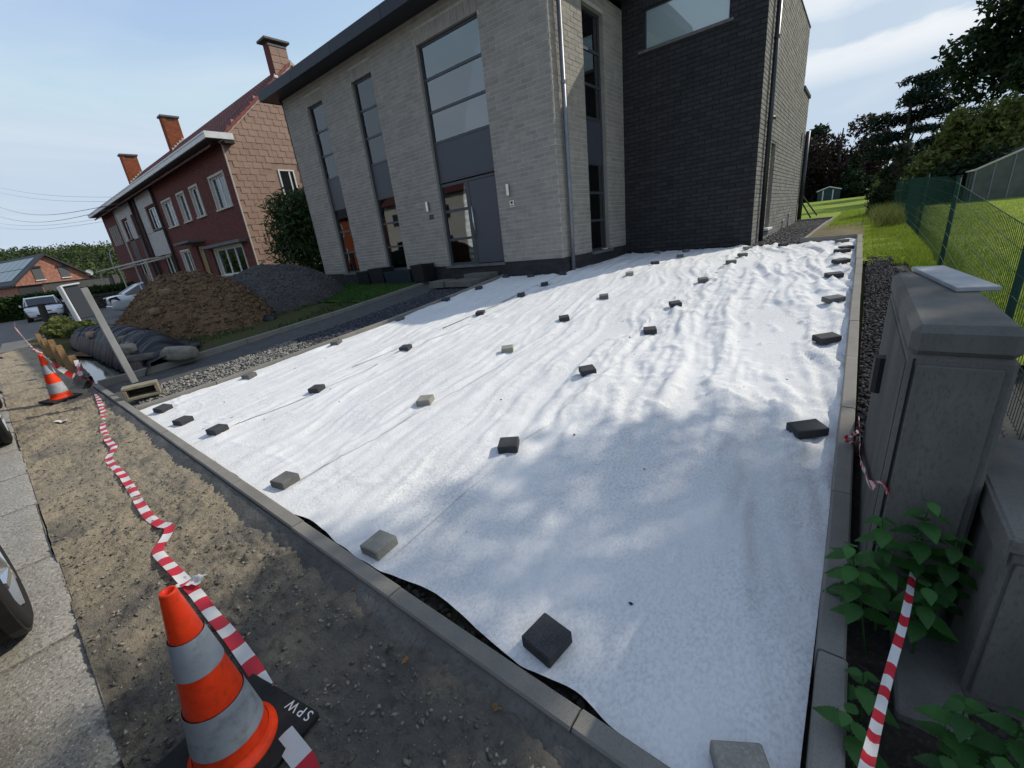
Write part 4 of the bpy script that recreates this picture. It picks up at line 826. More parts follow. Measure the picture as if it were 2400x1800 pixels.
# dark planters under the front windows, one shallow bowl on the return sill
for (a, b, z0, z1, lb, mt) in ((-13.0, -12.35, .66, 1.10, 'black planter box nearest the house corner, under the left window', M_black), (-12.3, -11.55, .66, 1.17, 'tall black planter box beside the blue crate', M_black), (-11.5, -10.2, .62, 1.05, 'long dark blue storage crate under the front window', mat('blue_black_plastic', (.016, .022, .034), .5)), (-10.15, -9.62, .70, 1.18, 'black planter box left of the door step', M_black)):
    t = thing('planter_box', lb, 'planter', ((a+b)/2, YF-.36, z0), 0, 'dark boxes below the front windows'); hw = (b-a)/2; p = MB(); h_ = z1-z0
    p.add([(-hw*.9, -.2, 0), (hw*.9, -.2, 0), (hw*.9, .2, 0), (-hw*.9, .2, 0), (-hw, -.24, h_), (hw, -.24, h_), (hw, .24, h_), (-hw, .24, h_), (-hw+.03, -.21, h_), (hw-.03, -.21, h_), (hw-.03, .21, h_), (-hw+.03, .21, h_)], [(3, 2, 1, 0), (0, 1, 5, 4), (1, 2, 6, 5), (2, 3, 7, 6), (3, 0, 4, 7), (4, 5, 9, 8), (5, 6, 10, 9), (6, 7, 11, 10), (7, 4, 8, 11)]); p.build('box', mt, t)
    q = MB(); q.quad((-hw+.03, -.21, h_-.05), (hw-.03, -.21, h_-.05), (hw-.03, .21, h_-.05), (-hw+.03, .21, h_-.05)); q.build('soil', M_dark_soil, t)
    e = MB(); e.bbox((-hw-.006, -.246, h_-.035), (hw+.006, -.238, h_-.004), .002); e.build('rim', mt, t)
# temporary steps to the door: two concrete blocks and a board
st_ = thing('door_steps', 'temporary step of stone blocks and a wide slab below the front door', 'steps', (-8.0, 8.1, .60))
b = MB(); b.bbox((-.72, -.62, .0), (-.22, -.10, .17), .012); b.build('step_block', M_cabinet, st_); b = MB(); b.bbox((-.2, -.55, 0), (.72, .1, .15), .012); b.build('step_slab', M_cabinet, st_); b = MB(); b.bbox((-.15, .12, 0), (.75, .52, .24), .012); b.build('step_block', M_cabinet, st_)
bo = MB(); bo.lathe([(.0, 0), (.05, 0), (.085, .03), (.09, .035), (.08, .032), (.045, .008), (0, .008)], 24); tag(place(bo.build('white_bowl', M_white, smooth=True), (XC+.06, 10.72, ZP+.001)), 'small white bowl standing on the sill of the tall side window', 'bowl')
# ------------------------------------------------------------------ terraced brick houses on the left
YR = 8.2; RX0, RX1, RX2 = -20.61, -31.5, -46.2; ZE = 6.5; RZ = .25
SLOPE = .862; RIDGE_Y, RIDGE_Z = 12.0, 9.97
def zroof(y): return 6.88 + SLOPE*(y-8.42)
def fine_wall(part_name, parent, O, u, n, W, z0, z1, holes, mort, mt, L=.24, H=.075, J=.012, reveal=.14, rmat=None):
    wl = Wall(O, u, n, W, z0, z1, holes); p = wl.backing(part_name, mort, parent, reveal, rmat or mort); b = MB(); [brick_box(b, wl, q, .006) for q in wl.bricks(L, H, J)]; o = b.build('brickwork', mt, p); o['kind'] = 'stuff'; return wl, p
def framed(wl, parent, a0, a1, z0, z1, nm='window', mull=1, surround=True, fr=M_white, dark=False):
    root = MB(); s_ = .09 if surround else .0
    def bx(mb, p0, p1, q0, q1, d0, d1): lo = wl.P(p0, q0, d0); hi = wl.P(p1, q1, d1); mb.box(tuple(np.minimum(lo, hi)), tuple(np.maximum(lo, hi)))
    if surround:
        for q in ((a0-s_, a0, z0, z1), (a1, a1+s_, z0, z1), (a0-s_, a1+s_, z1, z1+s_)): bx(root, *q, -.13, .035)
        o = root.build(nm, M_cream, parent, True); sl = MB(); bx(sl, a0-s_-.03, a1+s_+.03, z0-.07, z0, -.13, .08); sl.build('sill', M_cream, o)
    else:
        bx(root, a0-.02, a1+.02, z0-.08, z0, -.1, .08); o = root.build(nm, M_bluestone, parent, True)
    f = MB(); t = .05
    for q in ((a0, a0+t, z0, z1), (a1-t, a1, z0, z1), (a0+t, a1-t, z1-t, z1), (a0+t, a1-t, z0, z0+t)): bx(f, *q, -.12, -.07)
    for k in range(mull): c = a0+(a1-a0)*(k+1)/(mull+1); bx(f, c-.03, c+.03, z0+t, z1-t, -.12, -.072)
    f.build('frame', fr, o)
    for k in range(mull+1):
        g = MB(); p0 = a0+(a1-a0)*k/(mull+1)+.045; p1 = a0+(a1-a0)*(k+1)/(mull+1)-.045; bx(g, p0, p1, z0+t, z1-t, -.106, -.10); g.build('pane', M_glass, o)
    c = MB(); bx(c, a0+.02, a1-.02, z0+.02, z1-.02, -.24, -.23); c.build('curtain', M_blind_g if dark else mat('sheer_curtain', (.45, .46, .46), .9) if 'sheer_curtain' not in MATS else MATS['sheer_curtain'], o)
    return o
h1 = thing('terraced_house', 'red brick terraced house with pink slate hung gable and cream window surrounds', 'house', ((RX0+RX1)/2, YR+3.8, RZ), 0, 'terraced houses behind the soil heaps')
h2 = thing('terraced_house', 'white and red brick terraced house at the far end of the row', 'house', ((RX1+RX2)/2, YR+3.8, RZ), 0, 'terraced houses behind the soil heaps')
U = lambda x, base=RX1: x-base
up = [(-23.13, -21.25), (-26.3, -24.6), (-27.9, -26.55), (-30.7, -28.85)]
up = [(-23.05, -21.3), (-25.78, -24.65), (-27.86, -26.7), (-30.65, -28.95)]
hl = [(U(a), U(b), 4.20, 5.58) for a, b in up] + [(U(-25.6), U(-21.6), 1.35, 2.68), (U(-27.6), U(-26.45), .75, 3.0), (U(-30.4), U(-28.75), 1.0, 2.98)]
w1, p1 = fine_wall('front_wall', h1, (RX1, YR), (1, 0), (0, -1), RX0-RX1, RZ, ZE+.3, hl, M_red_mortar, M_red_brick, reveal=.16)
for a, b, c, d in hl[:4]: framed(w1, h1, a+.05, b-.05, c+.05, d-.06, mull=1 if b-a > 1.5 else 0)
framed(w1, h1, hl[4][0]+.5, hl[4][1]-.1, hl[4][2]+.07, hl[4][3]-.05, mull=2); framed(w1, h1, hl[6][0]+.09, hl[6][1]-.09, hl[6][2]+.05, hl[6][3]-.09, mull=1)
d_ = MB(); d_.bbox((-27.58, YR+.08, .76), (-26.47, YR+.14, 2.98), .01); do = d_.build('front_door', mat('ochre_door', (.30, .19, .07), .5, (.24, .15, .06), 4), h1, True); g_ = MB(); g_.box((-26.95, YR+.075, 1.3), (-26.6, YR+.079, 2.85)); g_.build('door_pane', M_glass, do)
cn = MB(); cn.bbox((-28.4, YR-.75, 3.14), (-26.0, YR-.0, 3.24), .01); cn.build('door_canopy', M_bluestone, h1, True)
cn = MB(); cn.bbox((-26.0, YR-.35, 2.73), (-20.95, YR-.002, 2.86), .01); cn.build('window_ledge', M_bluestone, h1, True)
# gable hung with slates
gb = MB(); gb.add([(RX0, YR, RZ), (RX0, 15.8, RZ), (RX0, 15.8, 6.6), (RX0, RIDGE_Y, RIDGE_Z), (RX0, YR, zroof(YR)-.05)], [(0, 1, 2, 3, 4)]); gw = gb.build('gable_wall', M_shingle, h1, True)
sm_ = []
r_ = 0; zz = .9
SW, SH = .385, .247
base_m = MB(); base_m.add([(.024, 0, 0), (.014, SW-.012, .004), (.004, SW-.012, SH+.06), (.008, 0, SH+.06), (0, 0, 0), (0, SW-.012, .004), (0, SW-.012, SH+.06), (0, 0, SH+.06)], [(0, 1, 2, 3), (4, 5, 1, 0), (4, 0, 3, 7), (1, 5, 6, 2)]); shm = base_m.mesh('slate', M_shingle)
GW = (13.0-.05, 13.62, 4.45, 5.55); GW = (10.22, 10.82, 4.50, 5.53); cnt = 0; rest = MB()
cells = []
while zz < 9.9:
    yy = YR+.02 - (SW/2)*(r_ % 2)
    while yy < 13.4:
        ymid = yy+SW/2; top = zroof(ymid) if ymid < RIDGE_Y else RIDGE_Z-SLOPE*(ymid-RIDGE_Y)
        if yy >= YR-.02 and zz+SH < top and not (GW[0]-.1 < yy+SW and yy < GW[1]+.1 and GW[2]-.1 < zz+SH and zz < GW[3]+.1): cells.append((yy, zz))
        yy += SW
    zz += SH; r_ += 1
cells.sort(key=lambda c: (c[1] < 1.9) + (c[0]-YR)*.12)
for k, (yy, zz) in enumerate(cells):
    if k < 300: link('slate', shm, gw, False, (RX0+random.uniform(0, .003), yy, zz), (random.uniform(-.006, .006), 0, 0))
    else: rest.add([(RX0+p[0], yy+p[1], zz+p[2]) for p in base_m.v], base_m.f)
o = rest.build('slate_hanging', M_shingle, gw); o['kind'] = 'stuff'
gwin = MB(); y0, y1, z0, z1 = GW
for q in ((y0-.06, y0, z0, z1), (y1, y1+.06, z0, z1), (y0-.06, y1+.06, z1, z1+.06)): gwin.box((RX0-.02, q[0], q[2]), (RX0+.035, q[1], q[3]))
go = gwin.build('gable_window', M_white, h1, True); g_ = MB(); g_.quad((RX0+.006, y0, z0), (RX0+.006, y1, z0), (RX0+.006, y1, z1), (RX0+.006, y0, z1)); g_.build('pane', M_cardark, go); g_ = MB(); g_.box((RX0+.008, y1-.2, z0), (RX0+.02, y1-.14, z1)); g_.build('bar', M_white, go)
co = MB(); co.box((RX0-.03, YR-.02, RZ), (RX0+.03, YR+.025, 6.5)); co.build('corner_strip', M_cream, h1, True)
# verge board, tiles along the verge, roof slopes
vb = MB(); vb.prism([(RX0+.02, 8.1, zroof(8.1)-.16), (RX0+.02, RIDGE_Y, RIDGE_Z-.16), (RX0+.02, RIDGE_Y, RIDGE_Z-.02), (RX0+.02, 8.1, zroof(8.1)-.02)], (.05, 0, 0)); vb.prism([(RX0+.02, RIDGE_Y+.004, RIDGE_Z-.16), (RX0+.02, 15.8, RIDGE_Z-.16-3.8*SLOPE), (RX0+.02, 15.8, RIDGE_Z-.02-3.8*SLOPE), (RX0+.02, RIDGE_Y+.004, RIDGE_Z-.02)], (.05, 0, 0)); vb.build('verge_board', M_cream, h1, True)
def roof_slope(hh, xa, xb, front=True):
    root = MB(); ya, yb = (7.75, RIDGE_Y) if front else (RIDGE_Y, 16.2); za, zb = (zroof(7.75), RIDGE_Z) if front else (RIDGE_Z, RIDGE_Z-4.2*SLOPE)
    root.quad((xa, ya, za), (xb, ya, za), (xb, yb, zb), (xa, yb, zb)); ro_ = root.build('roof', M_rooftile, hh, True)
    if front:
        rows = 16; b = MB(); cols = int((xb-xa)/.30)
        for i in range(rows):
            for j in range(cols):
                x0 = xa+(xb-xa)*j/cols; x1 = xa+(xb-xa)*(j+1)/cols; y0_ = ya+(yb-ya)*i/rows; y1_ = ya+(yb-ya)*(i+1.15)/rows; z0_ = zroof(y0_)+.05; z1_ = zroof(y1_)+.02; xm = (x0+x1)/2
                b.add([(x0+.01, y0_, z0_), (xm, y0_, z0_+.035), (x1-.01, y0_, z0_), (x0+.01, y1_, z1_), (xm, y1_, z1_+.03), (x1-.01, y1_, z1_), (x0+.01, y0_, z0_-.04), (x1-.01, y0_, z0_-.04)], [(0, 1, 4, 3), (1, 2, 5, 4), (6, 7, 2, 1, 0)])
        o_ = b.build('roof_tiling', M_rooftile, ro_); o_['kind'] = 'stuff'
    return ro_
r1 = roof_slope(h1, RX1, RX0+.03); roof_slope(h1, RX1, RX0+.03, False); roof_slope(h2, RX2, RX1); roof_slope(h2, RX2, RX1, False)
for k in range(15):
    y0_ = 8.25+k*.245; vt = MB(); vt.add([(RX0-.10, y0_, zroof(y0_)+.055), (RX0+.09, y0_, zroof(y0_)+.055), (RX0+.09, y0_, zroof(y0_)-.10), (RX0-.10, y0_+.24, zroof(y0_+.24)+.02), (RX0+.09, y0_+.24, zroof(y0_+.24)+.02), (RX0+.09, y0_+.24, zroof(y0_+.24)-.13)], [(0, 1, 4, 3), (1, 2, 5, 4), (0, 2, 1)]); vt.build('verge_tile', mat('verge_tile_red', (.26, .075, .065), .75, (.19, .055, .05), 6) if k == 0 else MATS['verge_tile_red'], r1)
# eaves: deep white gutter box with grey soffit
for hh, xa, xb in ((h1, RX1+.002, RX0+.40), (h2, RX2-.45, RX1-.002)):
    e = MB(); e.box((xa, YR-.60, 6.54), (xb, YR+.0, 6.56)); e.build('soffit', M_render_grey, hh, True)
    e = MB(); e.bbox((xa, YR-.66, 6.53), (xb, YR-.601, 6.74), .008); e.bbox((xa, YR-.68, 6.70), (xb, YR-.661, 6.76), .004); e.build('gutter_box', M_white, hh, True)
    e = MB(); e.quad((xa, YR-.66, 6.74), (xb, YR-.66, 6.74), (xb, YR-.2, 6.80), (xa, YR-.2, 6.80)); e.build('gutter_cover', M_zinc, hh, True)
e = MB(); e.bbox((RX0+.402, YR-.68, 6.53), (RX0+.43, YR+.35, 6.76), .006); e.build('gutter_end', M_white, h1, True)
e = MB(); e.box((RX0+.03, YR-.02, 6.40), (RX0+.40, YR+.35, 6.52)); e.build('bracket', M_darkwood, h1, True)
def chimney(hh, x, y0, y1, zt, wx, mt=M_orange_brick):
    root = MB(); root.box((x-wx, y0, 8.2), (x, y1, zt-.12)); o = root.build('chimney', mt, hh, True); b = MB()
    cw = Wall((x, y0), (0, 1), (1, 0), y1-y0, 8.8, zt-.13, []); [brick_box(b, cw, q, .008) for q in cw.bricks(.21, .062, .012)]; cw = Wall((x-wx, y0), (1, 0), (0, -1), wx, 8.8, zt-.13, []); [brick_box(b, cw, q, .008) for q in cw.bricks(.21, .062, .012)]
    o2 = b.build('brickwork', mt, o); o2['kind'] = 'stuff'; c = MB(); c.bbox((x-wx-.08, y0-.08, zt-.115), (x+.08, y1+.08, zt), .01); c.build('cap', M_bluestone, o); c = MB(); c.box((x+.009, y0+.22, zt-.30), (x+.014, y1-.22, zt-.16)); c.build('flue_slot', M_black, o)
    for i in range(5):
        y = y0+(y1-y0)*i/5; f = MB(); f.box((x+.010, y, zroof(y)-.05), (x+.02, y+(y1-y0)/5-.004, zroof(y)+.24)); f.build('lead_flashing', M_cream, o)
chimney(h2, -36.2, 11.3, 12.2, 11.5, .55); chimney(h2, -46.3+.2, 10.8, 11.8, 11.1, .55)
chn = MB(); chn.box((RX0-.45, 11.18, 9.0), (RX0+.006, 11.95, 10.55)); cho = chn.build('gable_chimney', M_red_brick, h1, True)
for i in range(4):
    for j in range(2): link('slate', shm, cho, False, (RX0+.008, 11.19+j*.375, 9.28+i*.26), (0, 0, 0))
c = MB(); c.box((RX0-.02, 11.17, 10.40), (RX0+.03, 11.96, 10.46)); c.build('edge_strip', M_cream, cho); c = MB(); c.bbox((RX0-.6, 11.0, 10.56), (RX0+.14, 12.1, 10.66), .02); c.build('cap', M_bluestone, cho); c = MB(); c.box((RX0+.007, 11.35, 10.465), (RX0+.012, 11.8, 10.545)); c.build('flue_slot', M_black, cho)
fl_ = MB(); fl_.bbox((RX0+.03, 11.05, 9.16), (RX0+.12, 11.22, 9.28), .02); fl_.build('floodlight', M_white, h1, True)
pipe([(RX1, YR-.1, 6.5), (RX1, YR-.1, .4)], .07, h1, mt=M_darkwood)
# far unit: white glazed brick bay and red end bay
hl2 = [(-40.35-RX2, -38.95-RX2, 4.36, 5.62), (-37.6-RX2, -36.8-RX2, 4.36, 5.62), (-33.8-RX2, -32.15-RX2, 4.36, 5.62), (-45.1-RX2, -42.6-RX2, 4.3, 5.62), (-33.9-RX2, -32.3-RX2, 1.1, 2.95), (-40.3-RX2, -38.6-RX2, 1.1, 2.95), (-37.3-RX2, -36.0-RX2, .6, 2.95)]
w2, p2 = fine_wall('front_wall', h2, (RX2, YR), (1, 0), (0, -1), RX1-RX2, RZ, ZE+.3, hl2, M_red_mortar, M_red_brick, reveal=.16)
for x0, x1, z0, z1 in ((-35.4, -33.95, 4.3, 6.45), (-35.4, -31.65, 2.95, 4.28), (-35.4, -31.65, 5.72, 6.45), (-41.3, -40.5, 4.3, 6.45), (-38.8, -37.75, 4.3, 6.45), (-41.3, -36.7, 5.72, 6.45)):
    ww = Wall((x0, YR-.055), (1, 0), (0, -1), x1-x0, z0, z1, []); bk = MB(); bk.box((x0, YR-.052, z0), (x1, YR-.012, z1)); o = bk.build('white_bay', M_cream, h2, True); b = MB(); [brick_box(b, ww, q, .008) for q in ww.bricks(.24, .062, .012)]; o2 = b.build('brickwork', M_white_brick, o); o2['kind'] = 'stuff'
for a, b, c, d in hl2[:3]+hl2[4:6]: framed(w2, h2, a+.03, b-.03, c+.06, d-.03, surround=False, mull=1)
gr = MB(); a, b, c, d = hl2[3]; gr.box((RX2+a, YR+.02, c), (RX2+b, YR+.10, d)); o = gr.build('shutter_window', M_render_grey, h2, True)
for k in range(5): s_ = MB(); x = RX2+a+.1+k*(b-a-.2)/4; s_.box((x-.05, YR-.03, c), (x+.05, YR+.018, d)); s_.build('louvre_post', M_cream, o)
d_ = MB(); d_.box((-37.28, YR+.09, .62), (-36.02, YR+.14, 2.93)); d_.build('front_door', M_darkwood, h2, True)
for x in (-36.55, -35.55): q = MB(); q.box((x-.09, YR-.16, RZ), (x+.09, YR-.06, 6.45)); q.build('pilaster', M_darkwood, h2, True)
for x in (-41.45,): q = MB(); q.box((x-.07, YR-.1, RZ), (x+.07, YR-.02, 6.45)); q.build('pilaster', M_cream, h2, True)
for x0, x1 in ((-40.35, -38.95), (-37.6, -36.8)): q = MB(); q.box((x0, YR-.03, 2.95), (x1, YR-.008, 4.26)); q.build('spandrel', M_render_grey, h2, True)
# light pergola frame in front
pg = thing('pergola', 'thin grey pergola rails in front of the terraced houses', 'pergola', (-36, 6.9, .1))
for a, b in (((-46, 6.6, 2.6), (-31.5, 6.9, 2.72)), ((-46, 7.9, 2.6), (-31.5, 7.9, 2.75)), ((-31.5, 6.9, 2.72), (-31.5, 7.9, 2.75)), ((-39, 6.7, 2.65), (-39, 7.9, 2.68))):
    q = MB(); q.tube([a, b], .05, 6); q.build('rail', M_cream, pg, True)
for x in (-45.8, -38.8, -31.6): q = MB(); q.tube([(x, 6.75, .05), (x, 6.75, 2.65)], .05, 6); q.build('post', M_cream, pg, True)
# ------------------------------------------------------------------ far pink gable house, grey annex, hedge, terrace wall, street lamp
S = 1.583; FX = -95.
def fy(y): return y*S
def fz(z): return 1.65+(z-1.65)*S
fh = thing('pink_gable_house', 'distant bungalow with pink brick gable and solar panels on a dark roof', 'house', (FX, fy(5.45), 0))
g = MB(); g.prism([(FX, fy(2.75), .2), (FX, fy(8.15), .2), (FX, fy(8.15), fz(2.72)), (FX, fy(5.45), fz(4.80)), (FX, fy(2.75), fz(2.62))], (-20, 0, 0)); g.build('wall', M_pink_brick, fh, True)
for (ya, za, yb, zb, nm) in ((2.45, 2.50, 5.45, 5.02, 'roof'), (5.45, 5.02, 8.45, 2.60, 'roof')):
    r = MB(); r.prism([(FX+.5, fy(ya), fz(za)), (FX+.5, fy(yb), fz(zb)), (FX+.5, fy(yb), fz(zb)-.28), (FX+.5, fy(ya), fz(za)-.28)], (-21, 0, 0)); ro_ = r.build(nm, M_dark_tile, fh, True)
    if ya < 3:
        for i in range(8):
            for j in range(2):
                t0, t1 = .14+j*.38, .14+j*.38+.36; x0 = FX-1.2-i*2.2; s_ = MB(); yv = lambda t: fy(ya+(yb-ya)*t); zv = lambda t: fz(za+(zb-za)*t)+.06
                s_.add([(x0, yv(t0), zv(t0)), (x0-2.1, yv(t0), zv(t0)), (x0-2.1, yv(t1), zv(t1)), (x0, yv(t1), zv(t1))], [(3, 2, 1, 0)]); s_.build('solar_panel', M_solar, ro_)
for y0, y1, z0, z1 in ((4.2, 4.87, 2.73, 3.82), (6.06, 6.75, 2.74, 3.75)):
    q = MB(); q.box((FX+.02, fy(y0), fz(z0)), (FX+.08, fy(y1), fz(z1))); o = q.build('shuttered_window', M_shutter, fh, True); q = MB(); q.box((FX+.02, fy(y0)-.08, fz(z1)), (FX+.25, fy(y1)+.08, fz(z1)+.22)); q.build('shutter_box', M_dark_tile, o); q = MB(); q.box((FX+.02, fy(y0)-.05, fz(z0)-.12), (FX+.16, fy(y1)+.05, fz(z0))); q.build('sill', M_white, o)
q = MB(); q.box((FX+.06, fy(2.8), .2), (FX+.10, fy(4.38), fz(2.33))); q.build('garage_opening', M_dark_tile, fh, True); q = MB(); q.box((FX+.05, fy(2.6), fz(2.33)), (FX+.35, fy(8.1), fz(2.37))); q.build('ledge', M_dark_tile, fh, True)
dsh = MB(); c0 = np.array([FX+.5, fy(8.15), fz(2.95)]); dsh.lathe([(0, .08), (.25, .06), (.45, 0)], 20, axis='y'); so_ = dsh.build('satellite_dish', M_white, fh); so_.location = tuple(c0-np.array(fh.location)); so_.rotation_euler = (0, 0, R(70))
fh.rotation_euler = (0, 0, R(15))
an = thing('garden_wall', 'long grey rendered wall below the pink gable of the distant house', 'wall', (FX+3, fy(6), 0)); q = MB(); q.bbox((FX+2.8, fy(4.4), 0), (FX+3.1, fy(9.8), fz(2.32)), .03); q.build('wall_face', M_render_grey, an, True); q = MB(); q.bbox((FX+2.7, fy(4.38), fz(2.32)), (FX+3.2, fy(9.85), fz(2.32)+.10), .02); q.build('coping', M_dark_tile, an, True); q = MB(); q.bbox((FX+2.75, fy(9.3), 0), (FX+3.4, fy(9.75), fz(2.45)), .03); q.build('pier', M_render_grey, an, True)
lp = thing('street_lamp', 'slender curved street lamp beside the end of the terrace', 'street lamp', (-95, 15.8, 0)); q = MB(); q.tube([(0, 0, 0), (0, .1, 5), (0, .3, 6.4), (0, .8, 7.0), (0, 1.3, 7.15)], [.09, .07, .06, .05, .05], 8); q.build('mast', M_zinc, lp, smooth=True); q = MB(); q.bbox((-.12, 1.2, 7.05), (.12, 1.8, 7.2), .04); q.build('lamp_head', M_zinc, lp)
tw_ = thing('terrace_wall', 'low dark stacked stone terrace wall behind the parked cars', 'wall', (-43, 5, 0))
for i in range(6):
    y = 2.9
    while y < 9.5:
        l_ = random.uniform(.5, 1.1); q = MB(); q.bbox((-43.3+random.uniform(0, .08), y, i*.175), (-42.7+random.uniform(0, .08), y+l_-.02, i*.175+.165), .02); q.build('stone', mat('terrace_stone', (.085, .075, .062), .95, (.045, .04, .034), 4) if 'terrace_stone' not in MATS else MATS['terrace_stone'], tw_, True); y += l_
# ------------------------------------------------------------------ cars
def car(label, loc, rz, kind, paint, group=None):
    t = thing('parked_car', label, 'car', loc, rz, group); hw = .86 if kind != 'hatch' else .84
    if kind == 'hatch': Ln = 3.75; st = [(-1.87, .40, .80, .80), (-1.78, .28, 1.00, .95), (-1.2, .22, 1.02, 1.), (0, .2, .98, 1.), (.75, .22, .96, 1.), (1.25, .24, .90, .98), (1.65, .28, .78, .90), (1.84, .36, .62, .72)]; gh = [(-1.72, 1.00, 1.02, .80), (-1.45, 1.0, 1.34, .80), (-.9, 1.0, 1.42, .80), (.0, .98, 1.44, .80), (.40, .97, 1.38, .80), (1.05, .93, .99, .80)]; wx = (-1.2, 1.22)
    else: Ln = 4.4; st = [(-2.2, .42, .82, .84), (-2.12, .30, .98, .95), (-1.5, .22, 1.02, 1.), (-.6, .2, .95, 1.), (.8, .2, .93, 1.), (1.4, .22, .86, .98), (1.95, .27, .74, .92), (2.18, .36, .60, .76)]; gh = [(-1.62, .99, 1.01, .78), (-.95, .96, 1.36, .76), (-.5, .95, 1.42, .76), (.25, .94, 1.42, .76), (.55, .93, 1.36, .76), (1.2, .90, .93, .78)]; wx = (-1.33, 1.32)
    b = MB(); n = 9; rings = []
    for (x, zl, zt, k) in st:
        w_ = hw*k; zm = zl+(zt-zl)*.55; half = [(w_*.80, zl), (w_*.96, zl+.08), (w_, zm), (w_*.985, zt-.12), (w_*.93, zt-.03), (w_*.75, zt)]; ring = [(x, -y, z) for y, z in half]+[(x, y, z) for y, z in half[::-1]]; rings.append(ring)
    m_ = len(rings[0]); V = [p for r in rings for p in r]; F_ = []
    for i in range(len(rings)-1):
        for j in range(m_): F_.append((i*m_+j, (i+1)*m_+j, (i+1)*m_+(j+1) % m_, i*m_+(j+1) % m_))
    F_ += [tuple(range(m_))[::-1][::-1], tuple(range((len(rings)-1)*m_, len(rings)*m_))[::-1]]; b.add(V, F_); body = b.build('body', paint, t, smooth=True)
    md = body.modifiers.new('sub', 'SUBSURF'); md.levels = 2; md.render_levels = 2
    g = MB(); rings = []
    for (x, zb, zt, k) in gh: w_ = hw*.94; wt_ = hw*k*.92; rings.append([(x, -w_, zb-.05), (x, -wt_, zt), (x, 0, zt+.012), (x, wt_, zt), (x, w_, zb-.05)])
    V = [p for r in rings for p in r]; F_ = []
    for i in range(len(rings)-1):
        for j in range(4): F_.append((i*5+j, i*5+j+1, i*5+6+j, i*5+5+j))
    MI = []; nI = len(rings)-1
    for i in range(nI):
        for j in range(4): MI.append(1 if (j in (1, 2) and 0 < i < nI-1) else 0)
    g.add(V, F_); g.m = MI; gl = g.build('cabin_glass', [M_cardark, paint], t, smooth=False)
    pil = MB()
    for i, (x, zb, zt, k) in enumerate(gh):
        for sy in (-1, 1):
            wt_ = hw*k*.92
            if 0 < i < len(gh)-1 and i != 2: pil.tube([(x, sy*hw*.95, zb-.04), (x, sy*(wt_+.005), zt)], .035, 6)
    for sy in (-1, 1): pil.tube([(x, sy*(hw*k*.92+.004), zt+.004) for x, zb, zt, k in gh], .026, 6)
    pil.build('pillars', paint, t, smooth=True)
    for x in wx:
        for sy in (-1, 1):
            a = MB(); a.lathe([(0, 0), (.345, 0), (.345, .05), (0, .05)], 28, axis='y', c=(x, sy*hw*.985-.025, .33)); a.build('wheel_arch', M_black, t)
            wl = thing_part(t, 'wheel', (x, sy*(hw-.075), .315)); ty = MB(); ty.lathe([(.20, -.10), (.28, -.108), (.312, -.095), (.322, -.05), (.322, .05), (.312, .095), (.28, .108), (.20, .10)], 36, axis='y'); ty.lathe([(.302, -.03), (.308, -.03), (.308, -.02), (.302, -.02)], 36, axis='y'); ty.lathe([(.302, .02), (.308, .02), (.308, .03), (.302, .03)], 36, axis='y'); ty.build('tyre', M_tyre, wl, smooth=True)
            rm = MB(); rm.lathe([(.205, .085), (.198, .095), (.185, .07), (.17, .0)], 36, axis='y') if sy > 0 else rm.lathe([(.205, -.085), (.198, -.095), (.185, -.07), (.17, .0)], 36, axis='y')
            for k in range(5):
                an_ = 2*math.pi*k/5; rm.tube([(0, sy*.088, 0), (.19*math.cos(an_), sy*.082, .19*math.sin(an_))], [.04, .03], 6)
            rm.lathe([(0, sy*.1), (.05, sy*.095), (.055, sy*.06)], 16, axis='y'); rm.build('rim', M_alloy, wl, smooth=False)
    fx = st[-1][0]; bxk = st[0][0]
    for sy in (-1, 1):
        hlm = MB(); hlm.add([(fx-.02, sy*.42, .62), (fx-.14, sy*.72, .66), (fx-.40, sy*.80, .80), (fx-.30, sy*.62, .80)], [(0, 1, 2, 3) if sy < 0 else (3, 2, 1, 0)]); hlm.v = [(p[0]+.03, p[1]*1.03, p[2]+.02) for p in hlm.v]; hlm.build('headlight', M_lamp_glass, t)
        tl = MB(); tl.add([(bxk+.03, sy*.48, .70), (bxk+.06, sy*.78, .70), (bxk+.36, sy*.872, .78), (bxk+.26, sy*.862, .96), (bxk+.03, sy*.76, .92), (bxk+.0, sy*.5, .88)], [tuple(range(6)) if sy > 0 else tuple(range(6))[::-1]]); tl.v = [(p[0]-.03, p[1]*1.015, p[2]) for p in tl.v]; tl.build('tail_light', M_lamp_red, t)
        mr = MB(); mr.bbox((.62, sy*(hw+.02)-.09*(sy < 0), .96), (.78, sy*(hw+.02)+.09*(sy > 0)+.001, 1.08), .03); mr.build('door_mirror', paint, t)
    gr = MB(); gr.bbox((fx-.03, -.42, .36), (fx+.02, .42, .46), .02); gr.bbox((fx-.04, -.26, .60), (fx+.012, .26, .65), .01); gr.build('grille', M_black, t); pl = MB(); pl.bbox((fx+.01, -.25, .47), (fx+.025, .25, .57), .004); pl.build('number_plate', M_white, t)
    bp = MB(); bp.bbox((bxk-.03, -.70, .42), (bxk+.06, .70, .56), .03); bp.build('rear_bumper', paint, t)
    for sy in (-1, 1): hn = MB(); hn.bbox((-.15, sy*(hw-.0)-.012, .78), (.05, sy*(hw-.0)+.012, .81), .006); hn.build('door_handle', paint, t)
    return t
def thing_part(parent, name, loc):
    o = bpy.data.objects.new(name, None); COL.objects.link(o); o.parent = parent; o.location = loc; return o
car('white hatchback facing the camera on the neighbouring driveway', (-38.8, 2.55, -.05), R(-4), 'hatch', M_carwhite, 'cars parked on the neighbouring driveway')
car('silver saloon half hidden behind the brown soil heap', (-26.86, 6.0, .12), R(90), 'sedan', M_carsilver, 'cars parked on the neighbouring driveway')
